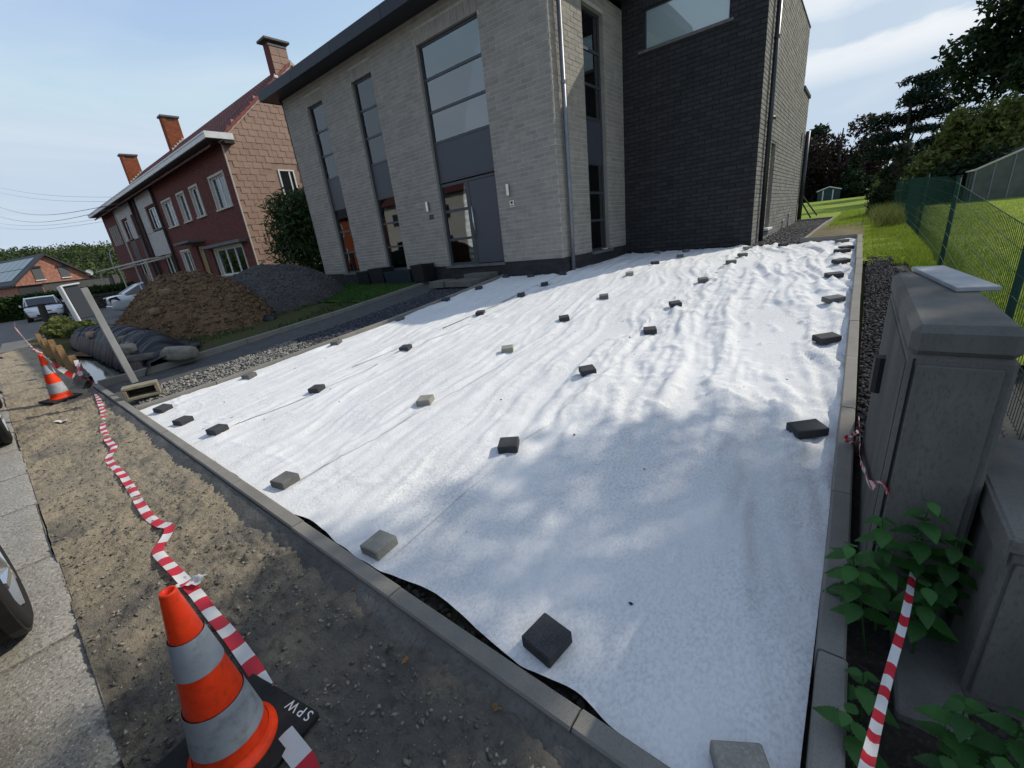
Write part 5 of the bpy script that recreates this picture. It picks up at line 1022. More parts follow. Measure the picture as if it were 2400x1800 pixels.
car('dark car whose alloy wheel shows at the left edge nearest the camera', (-1.86, -1.235, .03), 0, 'sedan', M_cardk, 'cars parked half on the granite kerb')
car('dark car whose wheel shows at the left edge beyond the first parked car', (-8.92, -1.13, .03), 0, 'sedan', M_cardk, 'cars parked half on the granite kerb')
# ------------------------------------------------------------------ soil heaps
def heap(name, label, cx, cy, rx, ry, h, m_, clod, seed, rot=0., n_cl=2600, cs=(.02, .09), lump=.13, cat='soil heap'):
    t = thing(name, label, cat, (cx, cy, float(G(cx, cy))))
    n = 130; U_, V_ = np.meshgrid(np.linspace(-1.15, 1.15, n), np.linspace(-1.15, 1.15, n)); ca, sa = math.cos(rot), math.sin(rot)
    X = cx+(U_*rx)*ca-(V_*ry)*sa; Y = cy+(U_*rx)*sa+(V_*ry)*ca
    def hz(X, Y):
        u = ((X-cx)*ca+(Y-cy)*sa)/rx; v = (-(X-cx)*sa+(Y-cy)*ca)/ry; r = np.sqrt(u*u+v*v)+.22*fbm(X*.6, Y*.6, seed, 3)
        b = np.clip(1-r, 0, 1); return h*(1-np.exp(-2.1*b))/(1-math.exp(-2.1)) + lump*b**.5*(fbm(X*1.6, Y*1.6, seed+3, 5)*1.4+np.abs(fbm(X*4, Y*4, seed+5, 3))*.8) - .12*(1-np.clip(b*8, 0, 1))
    Z = G(X, Y)+hz(X, Y); link('heap_body', gridmesh('heap_body', X, Y, Z, m_), t).matrix_parent_inverse = Matrix.Translation(t.location).inverted()
    r_ = np.random.default_rng(seed); u = r_.uniform(-1, 1, n_cl*2); v = r_.uniform(-1, 1, n_cl*2); k = u*u+v*v < 1; u, v = u[k], v[k]; x = cx+u*rx*ca-v*ry*sa; y = cy+u*rx*sa+v*ry*ca; s = cs[0]+(cs[1]-cs[0])*r_.random(len(x))**3
    o = stones('clods', np.stack([x, y, G(x, y)+hz(x, y)+s*.1], -1), s, clod, .8, seed, t); o.matrix_parent_inverse = Matrix.Translation(t.location).inverted()
    return t, hz
M_heap_b = mat('brown_subsoil', (.165, .105, .058), .97, (.105, .066, .037), 2.5, fine=(.20, .13, .07), fscale=14, bump=.05, bscale=9, spec=.1)
M_heap_g = mat('grey_stone_grit', (.085, .08, .077), .97, (.06, .057, .055), 2.5, fine=(.13, .125, .12), fscale=26, bump=.03, bscale=22, spec=.1)
hb, hbz = heap('brown_soil_heap', 'tall heap of brown clayey soil with stones in front of the saloon', -14.5, 3.62, 2.7, 1.72, 1.52, M_heap_b, M_brown_clod, 31, R(12), 5200, (.008, .075), .30)
hg, hgz = heap('grey_gravel_heap', 'broad heap of dark grey stone grit beside the brown soil heap', -14.6, 5.85, 2.4, 2.35, 1.30, M_heap_g, M_grey_chip, 47, 0, 5000, (.012, .045), .08)
def rock_mesh(seed, sx, sy, sz, mt=M_rock):
    r_ = random.Random(seed); import bmesh as _b
    bm = _b.new(); _b.ops.create_icosphere(bm, subdivisions=3, radius=1)
    for v in bm.verts:
        p = v.co; d = 1+.28*float(fbm(np.array(p.x*1.3+seed), np.array(p.y*1.3+p.z*1.7), seed, 3)); q = p*d; v.co = (max(-.8, min(.85, q.x))*sx, max(-.78, min(.8, q.y))*sy, max(-.7, min(.72, q.z))*sz)
    me = bpy.data.meshes.new('rock'); bm.to_mesh(me); bm.free(); me.materials.append(mt); me.polygons.foreach_set('use_smooth', [True]*len(me.polygons)); return me
L5p = lambda a, b, z: onz(160+a*.18083, 620+b*.18083, z)
def rockat(a, b, z, sx, sy, sz, seed, label, mt=M_rock, rz=0.):
    p = L5p(a, b, z); return tag(link('loose_stone', rock_mesh(seed, sx, sy, sz, mt), None, False, tuple(p), (random.uniform(-.2, .2), random.uniform(-.2, .2), rz)), label, 'stone', 'stones lying on the tarp and heaps')
for (dx, dy, s_, sd, lb) in ((1.05, -.95, .17, 5, 'rounded tan stone on the face of the brown heap'), (.85, -.55, .20, 6, 'wide tan stone beside the rounded one on the brown heap')):
    x, y = -14.5+dx, 3.62+dy; tag(link('loose_stone', rock_mesh(sd, s_, s_*.8, s_*.7, mat('tan_stone', (.22, .15, .085), .95, (.16, .11, .06), 6, bump=.01, bscale=20) if 'tan_stone' not in MATS else MATS['tan_stone']), None, False, (x, y, float(G(x, y)+hbz(np.array(x), np.array(y)))+.05)), lb, 'stone', 'stones lying on the tarp and heaps')
# ------------------------------------------------------------------ black plastic tarp over the trench bank
xs = np.linspace(-19.4, -9.75, 300); vs = np.linspace(0, 1, 90); X, V_ = np.meshgrid(xs, vs)
end = sstep(-9.9, -11.2, X); y0 = 1.42-.05*fbm(X*3, X*0, 3, 3) ; y1 = 2.35+.45*end*(1-.35*sstep(-14, -18, X)) + .25*fbm(X*1.1, X*0, 5, 3); Yt = y0+(y1-y0)*V_
ber = .44*np.sin(np.clip(V_*1.25, 0, 1)*math.pi)**.8*(.25+.75*end)*(1-.3*sstep(-16, -19, X)); fold = fbm(X*3.4+V_*2.2, V_*.8, 7, 4)*.30*(.25+V_*(1.3-V_))+(.5-np.abs(fbm(X*6+V_*3, V_*1.2, 8, 3))*3)*.05
Zt = np.where(V_ < .12, -.16+V_/.12*.14, 0) + np.maximum(np.where(V_ >= .12, G(X, Yt)*(V_ > .2)+.0, -1), np.where(V_ < .12, 0, .0)) + ber + fold*(.6+.5*end) + .07
tag(link('plastic_tarp', gridmesh('plastic_tarp', X, Yt, Zt, M_tarp)), 'crumpled black plastic tarp weighted with stones along the trench', 'tarp')
def tz(x, y): return float(G(x, y))+.35
rockat(1440, 1150, .28, .36, .22, .17, 11, 'large pale boulder at the near end of the black tarp', rz=.5)
rockat(950, 1205, .30, .30, .14, .09, 12, 'flat grey slab lying across the front of the black tarp', M_cabinet, .75)
rockat(800, 1090, .40, .30, .16, .11, 13, 'rough grey slab higher up the black tarp behind the mailbox post', M_rock, .75)
rockat(880, 1000, .46, .26, .12, .08, 14, 'small grey slab on the crest of the black tarp', M_rock, .9)
rockat(310, 910, .42, .20, .15, .12, 15, 'pinkish stone at the far end of the black tarp', mat('pink_stone', (.36, .23, .17), .9, (.28, .18, .13), 8))
rockat(710, 965, .48, .13, .11, .09, 16, 'small pale pebble stone on the tarp crest')
tb = MB(); xs = np.linspace(-13.3, -11.6, 40); vs = np.linspace(0, 1, 14); X, V_ = np.meshgrid(xs, vs); Y = 4.35+V_*.5+(X+12.4)*-.55; e = np.sin((X+13.3)/1.7*math.pi)
tag(link('plastic_scrap', gridmesh('plastic_scrap', X, 4.3+V_*.55*e+.35*(X+12.45), G(X, Y)+.06+.10*e*np.sin(V_*math.pi)+.03*fbm(X*5, V_*4, 3, 3), M_tarp)), 'small scrap of black plastic at the foot of the grey heap', 'tarp')
# ------------------------------------------------------------------ mailbox on a post in a hollow concrete block
mb_ = thing('mailbox', 'grey letter box on a leaning square post', 'mailbox', (-8.15, 1.08, .14)); mb_.rotation_euler = (R(4), R(-1.5), 0)
q = MB(); q.bbox((-.04, -.04, .1), (.04, .04, 1.50), .004); q.build('post', mat('grey_post_paint', (.30, .30, .29), .55, (.25, .25, .24), 5), mb_); q = MB(); q.bbox((-.17, -.20, 1.12), (.17, -.045, 1.55), .01); q.build('box', mat('letter_box_dark', (.05, .053, .06), .5), mb_); q = MB(); q.bbox((-.19, -.225, 1.10), (.19, -.203, 1.57), .006); q.build('door', M_white, mb_); q = MB(); q.bbox((-.19, -.21, 1.555), (.19, -.03, 1.575), .005); q.build('lid', M_white, mb_)
hbk = thing('hollow_block', 'hollow concrete block holding the mailbox post', 'concrete block', (-7.78, 1.06, .075), R(-14)); q = MB()
for (a, b) in (((-.1, -.2, 0), (.1, .2, .04)), ((-.1, -.2, .15), (.1, .2, .19)), ((-.1, -.2, .041), (.1, -.155, .149)), ((-.1, .155, .041), (.1, .2, .149))): q.bbox(a, b, .006)
q.build('shell', mat('tan_block', (.27, .235, .165), .92, (.19, .165, .12), 9, bump=.003), hbk); q = MB(); q.bbox((-.098, -.152, .042), (-.06, .152, .148), .004); q.build('mortar_fill', M_dark_soil, hbk)
# ------------------------------------------------------------------ timber stakes of the trench formwork
for i, (xb, zb, xt, zt, wd, dy, lb) in enumerate(((-10.68, -.1, -11.0, .50, .10, .02, 'nearest timber stake of the trench formwork, tape tied round it'), (-11.95, -.1, -12.45, .60, .10, .0, 'second timber stake from the near end of the trench'), (-13.6, -.1, -13.9, .62, .22, .02, 'wide double timber stake in the middle of the trench side'), (-15.3, -.1, -15.6, .56, .10, .0, 'fourth timber stake along the trench'), (-16.6, -.1, -17.1, .60, .12, .02, 'farthest timber stake along the trench'))):
    t = thing('timber_stake', lb, 'stake', (xb, .80, 0), 0, 'timber stakes along the trench'); q = MB(); q.bbox((-wd/2, -.09, -.15), (wd/2, .01, zt), .004); q.v = [(p[0]+(xt-xb)*max(0, p[2])/max(.01, zt), p[1]+dy*p[2], p[2]) for p in q.v]; q.build('board', M_wood, t)
    q = MB(); q.bbox((-wd/2+.01, -.042, zt-.06), (wd/2-.01, -.0405, zt-.03), .0005); q.v = [(p[0]+(xt-xb), p[1]+dy*zt, p[2]) for p in q.v]; q.build('saw_mark', M_darkwood, t)
t = thing('formwork_board', 'long dark horizontal board behind the timber stakes', 'board', (-14, .84, 0)); q = MB(); q.bbox((-4.0, -.012, -.18), (3.7, .012, .16), .004); q.build('plank', M_darkwood, t); q = MB(); q.bbox((-3.8, -.016, .162), (3.5, .016, .19), .003); q.build('top_batten', M_wood, t)
xs = np.linspace(-10.9, -9.9, 30); vs = np.linspace(0, 1, 16); X, V_ = np.meshgrid(xs, vs)
tag(link('plastic_sheet', gridmesh('plastic_sheet', X, .62+V_*.18+.05*fbm(X*6, V_*5, 3, 3), .02+.42*V_*(1-.5*(X+10.9))+.09*fbm(X*5, V_*4, 8, 4), M_tarp)), 'torn black plastic bunched round the nearest stake', 'plastic sheet')
dp = thing('dark_timber_post', 'rough dark timber post standing at the edge of the driveway', 'post', (-25.9, 1.62, 0)); q = MB(); q.tube([(0, 0, -.2), (.02, 0, .6), (.0, .03, 1.18)], [.13, .12, .11], 8); q.build('shaft', M_darkwood, dp); q = MB(); q.tube([(0, .03, 1.17), (0, .03, 1.2)], [.12, .09], 8); q.build('split_top', M_darkwood, dp)
dp = thing('dark_timber_post', 'dark post rising beside the saloon behind the brown heap', 'post', (-21.3, 4.35, .1)); q = MB(); q.tube([(0, 0, -.2), (0, .0, 1.75)], [.13, .12], 8); q.build('shaft', M_darkwood, dp)
q = MB(); q.tube([(-26.5, 1.6, .10), (-23.5, 2.0, .12), (-20.5, 3.2, .2)], .06, 6); tag(q.build('fallen_pole', M_darkwood), 'thin dark pole lying along the edge of the driveway', 'pole')
# overhead wires to the terrace
WH = [((0, 486), (205, 477), (-36.2, 7.5, 6.25)), ((0, 508), (200, 487), (-35.0, 7.6, 6.0))]
for i, ((a0, b0), _, e) in enumerate(WH):
    s_ = onx(a0, b0, -110.); pts = [s_+(np.array(e)-s_)*t - np.array([0, 0, .9*math.sin(math.pi*t)]) for t in np.linspace(-.5, 1, 24)]; q = MB(); q.tube(pts, .018, 5); tag(q.build('overhead_wire', M_black), ['upper black service wire running left from the terrace', 'lower black service wire running left from the terrace'][i], 'wire', 'overhead wires')
for i, (a, b, lb) in enumerate((((0, 440), (300, 462), 'highest thin wire in the left sky'), ((0, 452), (300, 472), 'second highest thin wire in the left sky'), ((0, 524), (240, 512), 'third lowest thin wire ending at the terrace roof'), ((0, 534), (250, 518), 'lowest thin wire ending at the terrace roof'))):
    s_ = onx(*a, -120.); e_ = onx(*b, -56.); pts = [s_+(e_-s_)*t - np.array([0, 0, .5*math.sin(math.pi*t)]) for t in np.linspace(-.6, 1.2, 24)]; q = MB(); q.tube(pts, .014, 5); tag(q.build('overhead_wire', M_zinc), lb, 'wire', 'overhead wires')
# houses over the street: seen only as reflections in the front windows
for lb, x0, x1, y1, z1, mt, rmt in (('white rendered house across the street', -41, -22, -13, 6.2, M_render_white, M_rooftile), ('orange brick house across the street', -58, -43, -13, 6.0, M_orange_brick, M_dark_tile)):
    t = thing('opposite_house', lb, 'house', ((x0+x1)/2, y1-4, 0), 0, 'houses across the street'); q = MB(); q.box((x0, y1-8, 0), (x1, y1, z1)); q.build('wall', mt, t, True)
    q = MB(); q.prism([(x0-.3, y1+.4, z1-.1), (x0-.3, y1-4, z1+3.2), (x0-.3, y1-8.4, z1-.1)], (x1-x0+.6, 0, 0)); q.build('roof', rmt, t, True)
    for i in range(5):
        xm = x0+(x1-x0)*(i+.5)/5
        for z in (1.1, 3.9):
            q = MB(); q.box((xm-.7, y1+.002, z), (xm+.7, y1+.03, z+1.4)); o = q.build('window', M_white, t, True); q = MB(); q.box((xm-.6, y1+.031, z+.1), (xm+.6, y1+.036, z+1.3)); q.build('pane', M_cardark, o)
# ------------------------------------------------------------------ concrete utility cabinet and meter box at the right edge
struct('nettle_bed', patch('nettle_bed', .155, 1.6, -.3, 4.8, .03, lambda x, y: G(x, y)-.02+.0*x, M_dark_soil, .02, 9))
cab = thing('utility_cabinet', 'tall weathered concrete street cabinet beside the right hand kerb', 'cabinet', (.31, 2.47, .1)); CX0, CX1, CY0, CY1, CZ = .182, .43, 1.84, 3.13, 1.235
q = MB(); q.bbox((CX0, CY0, .05), (CX1, CY1, CZ-.10), .012); q.build('body', M_cabinet, cab, True)
q = MB(); q.bbox((CX0-.004, CY0-.006, CZ-.105), (CX1+.004, CY1+.006, CZ), .03); q.build('top_slab', M_cabinet, cab, True)
q = MB(); q.bbox((CX0+.022, CY0-.014, .12), (CX1-.03, CY0-.001, CZ-.13), .004); dr = q.build('door', M_cabinet, cab, True)
q = MB(); q.box((CX0+.012, CY0-.0035, .1), (CX0+.018, CY0-.001, CZ-.11)); q.build('door_gap', M_black, dr)
for k in range(46):
    y = CY0+.03+k*(CY1-CY0-.06)/46; q = MB(); q.box((CX0-.004, y, .12), (CX0+.002, y+.017, CZ-.13)); q.build('rib', M_cabinet, cab, True)
q = MB(); q.tube([(CX0-.012, 2.62, .72), (CX0-.012, 2.62, .90)], .035, 10); q.build('lock_cover', M_black, cab, True)
sl_ = thing('stone_slab', 'pale flat stone slab lying on top of the cabinet', 'slab', (.36, 2.83, CZ)); q = MB(); M_ = Matrix.Rotation(R(7.4), 4, 'Z'); q.bbox((-.064, -.36, .001), (.064, .36, .020), .003, 0, M_); q.build('slab', mat('pale_slab', (.34, .36, .37), .6, (.28, .29, .30), 12), sl_); q = MB(); q.bbox((-.060, -.355, .0005), (.060, .355, .003), .001, 0, M_); q.build('underside', M_cream, sl_)
bx_ = thing('meter_box', 'low weathered concrete meter box with sloping lid at the right edge', 'meter box', (.62, 1.95, .03)); BX, BY0, BY1, BZ = .440, 1.57, 2.28, .70
q = MB(); q.bbox((BX+.012, BY0+.012, .0), (1.0, BY1-.01, BZ-.055), .01); q.build('body', M_cabinet, bx_, True); q = MB(); q.bbox((BX, BY0-.004, BZ-.10), (BX+.011, BY1, BZ-.005), .004); q.build('lip', M_cabinet, bx_, True)
q = MB(); q.bbox((BX+.004, BY0-.008, BZ-.054), (1.01, BY1+.01, BZ), .008); q.build('lid', M_cabinet, bx_, True); q = MB(); q.bbox((BX+.03, BY0-.004, .08), (.97, BY0+.011, BZ-.09), .003); q.build('door', M_cabinet, bx_, True)
q = MB(); q.bbox((.285, 1.39, -.03), (.46, 2.14, .075), .008); tag(q.build('concrete_footing', M_cabinet), 'low concrete footing strip between nettles and the meter box', 'footing')
# ------------------------------------------------------------------ green wire fence
fn = thing('wire_fence', 'green welded wire fence between the two lawns', 'fence', (.9, 8, .6)); FXx = .9; posts = [1.2, 4.4, 7.95, 11.7, 15.6, 19.5, 23.5, 28, 33, 39, 46, 54, 62, 70]
gz = lambda y: float(G(FXx, y))
for y in posts: q = MB(); q.tube([(FXx, y, gz(y)-.2), (FXx, y, gz(y)+1.12)], .024, 8); q.build('post', M_green_wire, fn, True, smooth=True); q = MB(); q.tube([(FXx, y, gz(y)+1.12), (FXx, y, gz(y)+1.135)], .028, 8); q.build('post_cap', M_black, fn, True)
def wire_panel(y0, y1, st):
    b = MB(); n = max(2, int((y1-y0)/st))
    def rod(a, c, r): 
        a, c = Vector(a), Vector(c); e1 = Vector((r, 0, 0)); e2 = Vector((0, 0, r)) if abs(c.z-a.z) < .5*abs(c.y-a.y) else Vector((0, r, 0)); b.add([a+e1, a-e1*.5+e2*.87, a-e1*.5-e2*.87, c+e1, c-e1*.5+e2*.87, c-e1*.5-e2*.87], [(0, 1, 4, 3), (1, 2, 5, 4), (2, 0, 3, 5)])
    for i in range(n): y = y0+(i+.5)*(y1-y0)/n; rod((FXx-.026, y, gz(y)+.03), (FXx-.026, y, gz(y)+1.07), .0022)
    for k in range(8): z = .05+k*.145; r = .0026 if k < 7 else .004; rod((FXx-.03, y0+.01, gz(y0)+z), (FXx-.03, y1-.01, gz(y1)+z), r)
    b.build('mesh_panel', M_green_wire, fn, True)
for a, c in zip(posts[:-1], posts[1:]): wire_panel(a, c, .05 if a < 12 else .1 if a < 24 else .3)
# ------------------------------------------------------------------ foliage
def leafcloud(blobs, n, size, seed, shell=.55, flat=1., asp=.55):
    """blobs: (cx,cy,cz,rx,ry,rz); leaf-sized quads spread through the volumes, thicker near the surface, in sprays"""
    r = np.random.default_rng(seed); B = np.array(blobs, float); vol = (B[:, 3]*B[:, 4]*B[:, 5])**.75; k = r.choice(len(B), n, p=vol/vol.sum())
    d = r.normal(size=(n, 3)); d /= np.linalg.norm(d, axis=1)[:, None]; rad = r.random(n)**(1/3.)*(1-shell)+shell*r.random(n)**.35
    lum = 1+.28*(vnoise(d[:, 0]*3+k*7, d[:, 1]*3+d[:, 2]*4, seed)-.5)*2
    c = B[k, :3]+d*(rad*lum)[:, None]*B[k, 3:6]; s = size*r.uniform(.55, 1.35, n)
    a = r.normal(size=(n, 3)); a[:, 2] *= flat; a /= np.linalg.norm(a, axis=1)[:, None]; b = np.cross(a, r.normal(size=(n, 3))); b /= np.linalg.norm(b, axis=1)[:, None]
    a = a*s[:, None]; b = b*(s*asp)[:, None]; v = np.stack([c-a, c+b*.9-a*.1, c+a, c-b*.9-a*.1], 1).reshape(-1, 3); return v, np.arange(n*4).reshape(n, 4)
def tree(name, label, base, H, blobs, n, size, m, tr=.18, seed=1, cat='tree', group=None, limbs=5, flat=1., asp=.55, shell=.55):
    t = thing(name, label, cat, base, 0, group); v, f = leafcloud(blobs, n, size, seed, shell, flat, asp); link('crown', rawmesh('crown', v, f, m), t)
    rr = random.Random(seed); b = MB(); top = max(bl[2] for bl in blobs); b.tube([(0, 0, -.3), (tr*.3, 0, H*.25), (-tr*.4, tr*.3, H*.55), (0, 0, top)], [tr*1.2, tr, tr*.7, tr*.2], 9)
    for i in range(limbs):
        bl = blobs[rr.randrange(len(blobs))]; z0 = H*rr.uniform(.22, .55); b.tube([(0, 0, z0), (bl[0]*.45, bl[1]*.45, z0+(bl[2]-z0)*.5), (bl[0]*.95, bl[1]*.95, bl[2])], [tr*.5, tr*.3, tr*.1], 6)
    b.build('trunk', M_bark, t, smooth=True); return t
def blobset(seed, n, R_, zc, rz, r0, r1, squash=.85):
    rr = random.Random(seed); out = []
    for i in range(n):
        a = rr.uniform(0, 6.283); q = R_*math.sqrt(rr.random()); z = zc+rz*rr.uniform(-1, 1)*math.sqrt(max(0, 1-(q/R_)**2)+.05); r_ = rr.uniform(r0, r1); out.append((q*math.cos(a), q*math.sin(a), z, r_, r_, r_*squash))
    return out
def ony(px, py, Y): d = ray(px, py); return CAM+d*(Y-CAM[1])/d[1]
def tp(a, b, Y): return ony(1800+a*.42194, b*.42194, Y)
def gbase(x, y): return (x, y, float(G(x, y)))
# shade tree standing out of frame on the neighbour's lawn: its shadow dapples the foreground
tree('shade_tree', 'broad leafed tree on the neighbouring lawn outside the picture', gbase(5.1, 10.2), 9, [(b[0], b[1], b[2], b[3], b[4], b[5]) for b in blobset(5, 24, 1.95, 8.3, 1.5, .55, .95)], 9000, .085, M_leaf, .16, 21, shell=.3)
p = tp(395, 900, 80); tree('copper_beech', 'dark copper leafed tree behind the garden shed', gbase(p[0], 80), 11, blobset(8, 22, 4.9, 5.4, 4.0, 1.5, 2.4), 15000, .24, M_leaf_copper, .3, 22)
p = tp(250, 1000, 84); tree('dark_tree', 'dark reddish shrub left of the garden shed', gbase(p[0], 84), 6, blobset(9, 12, 2.8, 2.9, 2.4, 1.0, 1.7), 4500, .3, M_leaf_copper, .2, 23)
p = tp(225, 850, 105); tree('dark_tree', 'green tree just showing beside the house corner', gbase(p[0], 105), 13, blobset(10, 14, 3.6, 8, 4.2, 1.6, 2.5), 5000, .4, M_leaf_dark, .3, 24)
p = tp(480, 930, 74); tree('small_conifer', 'small blue green conifer right of the garden shed', gbase(p[0], 74), 5.5, [(0, 0, 1.2, 1.5, 1.5, 1.2), (0, 0, 2.6, 1.1, 1.1, 1.2), (0, 0, 4.0, .7, .7, 1.1), (0, 0, 5.0, .3, .3, .7)], 3200, .24, M_leaf_dark, .12, 25)
p = tp(560, 1050, 72); tree('hedge_shrub', 'dark rounded shrub between conifer and leaning stump', gbase(p[0], 72), 3, blobset(11, 9, 1.9, 1.5, 1.1, .9, 1.4), 3000, .24, M_leaf_dark, .1, 26)
# pine: flat pads of needles on a bare forked trunk
p = tp(735, 950, 58); pb = []
rr = random.Random(4)
for z, R_, k in ((3.0, 2.6, 5), (4.4, 3.6, 7), (5.9, 3.7, 8), (7.3, 3.0, 7), (8.6, 2.4, 6), (9.7, 1.5, 4)):
    for i in range(k): a = rr.uniform(0, 6.28); q_ = R_*rr.uniform(.35, 1); r_ = rr.uniform(.75, 1.35); pb.append((q_*math.cos(a)+.4, q_*math.sin(a), z+rr.uniform(-.4, .4), r_*1.25, r_*1.25, r_*.42))
tree('pine_tree', 'dark pine with layered branches standing in the middle of the back trees', gbase(p[0], 58), 10, pb, 11000, .26, M_needle, .2, 27, limbs=16, asp=.28)
p = tp(1610, 600, 44); tree('tall_dark_tree', 'big dark tree filling the top right corner', gbase(p[0], 44), 13, blobset(12, 34, 4.2, 8.6, 5.0, 1.1, 1.9), 24000, .20, M_leaf_dark, .35, 28)
p = tp(1120, 900, 50); tree('dark_tree', 'dark tree left of the top right corner tree', gbase(p[0], 50), 7, blobset(13, 14, 2.4, 3.6, 2.4, .9, 1.5), 8000, .20, M_needle, .22, 29)
p = tp(960, 1000, 36); tree('olive_shrub', 'tall olive green shrub with upright sprays behind the fence', gbase(p[0], 36), 5, [(-.5, 0, 1.6, 1.5, 1.3, 1.5), (.6, .2, 2.6, 1.2, 1.1, 1.6), (1.4, 0, 3.2, .8, .8, 1.6), (.1, 0, 3.4, .7, .7, 1.3), (2.0, .2, 1.8, 1.1, 1, 1.5)], 9000, .15, M_leaf_olive, .1, 30)
p = tp(1250, 900, 36); tree('olive_shrub', 'pale green shrub above the greenhouse roof', gbase(p[0], 37), 5, [(-.4, 0, 2.6, 1.3, 1.1, 1.6), (.3, 0, 3.6, .9, .9, 1.4), (1.3, .2, 2.4, 1.2, 1, 1.5), (2.4, 0, 2.7, 1.2, 1, 1.6)], 8000, .15, M_leaf_olive, .1, 31)
p = tp(760, 1020, 34); tree('yellow_green_shrub', 'yellow green shrub behind the leaning stump', gbase(p[0], 34), 3, [(-.6, 0, .9, .9, .8, .9), (.4, 0, 1.2, 1.0, .8, 1.1), (1.2, 0, .8, .8, .8, .8)], 4500, .13, M_leaf_olive, .07, 32)
p = tp(1000, 1080, 33); tree('dark_shrub', 'dark low shrub left of the greenhouse', gbase(p[0], 33), 3, [(0, 0, 1.0, 1.2, 1, 1.0), (1.2, 0, 1.2, 1.0, 1, 1.2), (-1.1, 0, .7, .8, .8, .7)], 4000, .14, M_leaf_dark, .07, 33)
# backing hedge so no gap opens under the far trees
for i, (a, Y, lb) in enumerate(((200, 92, 'far dark hedge left of the shed'), (420, 90, 'far dark hedge behind the shed'), (640, 88, 'far dark hedge behind the pine'), (880, 66, 'far dark hedge behind the olive shrubs'), (1180, 60, 'far dark hedge below the corner tree'), (1430, 58, 'far dark hedge at the right picture edge'))):
    p = tp(a, 1050, Y); tree('hedge', lb, gbase(p[0], Y), 3.5, [(-2.5, 0, 1.6, 2.4, 1.4, 2.2), (0, 0, 1.8, 2.4, 1.4, 2.4), (2.5, 0, 1.6, 2.4, 1.4, 2.2)], 3800, .34, M_leaf_dark, .1, 40+i, 'hedge', 'dark hedges closing the back gardens')
# leaning ivy-covered stump
p = tp(640, 1190, 22); s_ = thing('leaning_stump', 'dark leaning ivy covered stump beside the green fence', 'stump', gbase(p[0]-.05, 22)); q = MB(); q.tube([(-.25, 0, -.2), (.0, 0, .9), (.42, 0, 2.25)], [.30, .24, .17], 10); q.build('trunk', M_bark, s_, smooth=True); v, f = leafcloud([(-.1, 0, .5, .42, .4, .6), (.1, 0, 1.2, .36, .34, .6), (.32, 0, 1.9, .30, .28, .5)], 2600, .08, 50); link('ivy', rawmesh('ivy', v, f, M_leaf_dark), s_)
p = tp(640, 1200, 20); n = 2500; x = RNG.normal(p[0]-.1, .25, n); y = RNG.uniform(14, 24, n); blades('tall_weeds', x*0+.62+RNG.normal(0, .18, n), y, G(.62, y), .42, .01, M_leaf_olive, 61, 'tall rough weeds along the far fence', 'weeds')
# garden shed
Y = 70; k = Y/42; sx0, sx1 = -2.80*k, -1.43*k; sh = thing('garden_shed', 'blue green metal garden shed with white trim at the end of the lawn', 'shed', ((sx0+sx1)/2, Y+1.2, 1.5)); ze = 1.65+.64*k; za = 1.65+.83*k; zb = 1.42
q = MB(); q.prism([(sx0, Y, zb), (sx1, Y, zb), (sx1, Y, ze), ((sx0+sx1)/2, Y, za), (sx0, Y, ze)], (0, 2.4, 0)); q.build('walls', mat('shed_blue_green', (.03, .06, .07), .6, (.025, .05, .06), 3), sh, True)
xm = (sx0+sx1)/2
for xa, xb in ((sx0-.12, xm), (xm, sx1+.12)): q = MB(); za_, zb_ = (ze-.04, za+.06) if xa < xm-.2 else (za+.06, ze-.04); q.prism([(xa, Y-.12, za_), (xb, Y-.12, zb_), (xb, Y-.12, zb_+.06), (xa, Y-.12, za_+.06)], (0, 2.6, 0)); q.build('roof', mat('shed_roof', (.10, .13, .12), .5) if 'shed_roof' not in MATS else MATS['shed_roof'], sh, True); q = MB(); q.prism([(xa, Y-.13, za_-.06), (xb, Y-.13, zb_-.06), (xb, Y-.13, zb_+.06), (xa, Y-.13, za_+.06)], (0, -.02, 0)); q.build('white_barge', M_white, sh, True)
for x in (-2.47*k, -1.865*k): q = MB(); q.box((x-.06, Y-.04, zb), (x+.06, Y-.005, ze)); q.build('white_trim', M_white, sh, True)
q = MB(); q.box((-2.43*k, Y-.03, zb), (-1.9*k, Y-.004, ze-.05)); q.build('door', MATS['shed_blue_green'], sh, True)
# greenhouse
Y = 30; gx0 = 3.9; zg = .80; gh_ = thing('greenhouse', 'old glass greenhouse with pale panes beyond the wire fence', 'greenhouse', (6, Y+1.5, zg)); M_pane = mat('dusty_glass', (.09, .105, .09), .3, (.05, .06, .05), 2, spec=.5)
x1 = 9.0; zE, zA = 2.15, 3.25
for i in range(9):
    xa = gx0+(x1-gx0)*i/9; xb = gx0+(x1-gx0)*(i+1)/9; zt = lambda x: zE+(zA-zE)*min(1, (x-gx0)/2.4) if x < gx0+2.4 else zA-(zA-zE)*(x-gx0-2.4)/2.7
    q = MB(); q.add([(xa+.02, Y, zg), (xb-.02, Y, zg), (xb-.02, Y, zt(xb)), (xa+.02, Y, zt(xa))], [(0, 1, 2, 3)]); q.build('pane', M_pane, gh_, True); q = MB(); q.box((xa-.02, Y-.03, zg), (xa+.02, Y+.02, zt(xa))); q.build('bar', M_zinc, gh_, True)
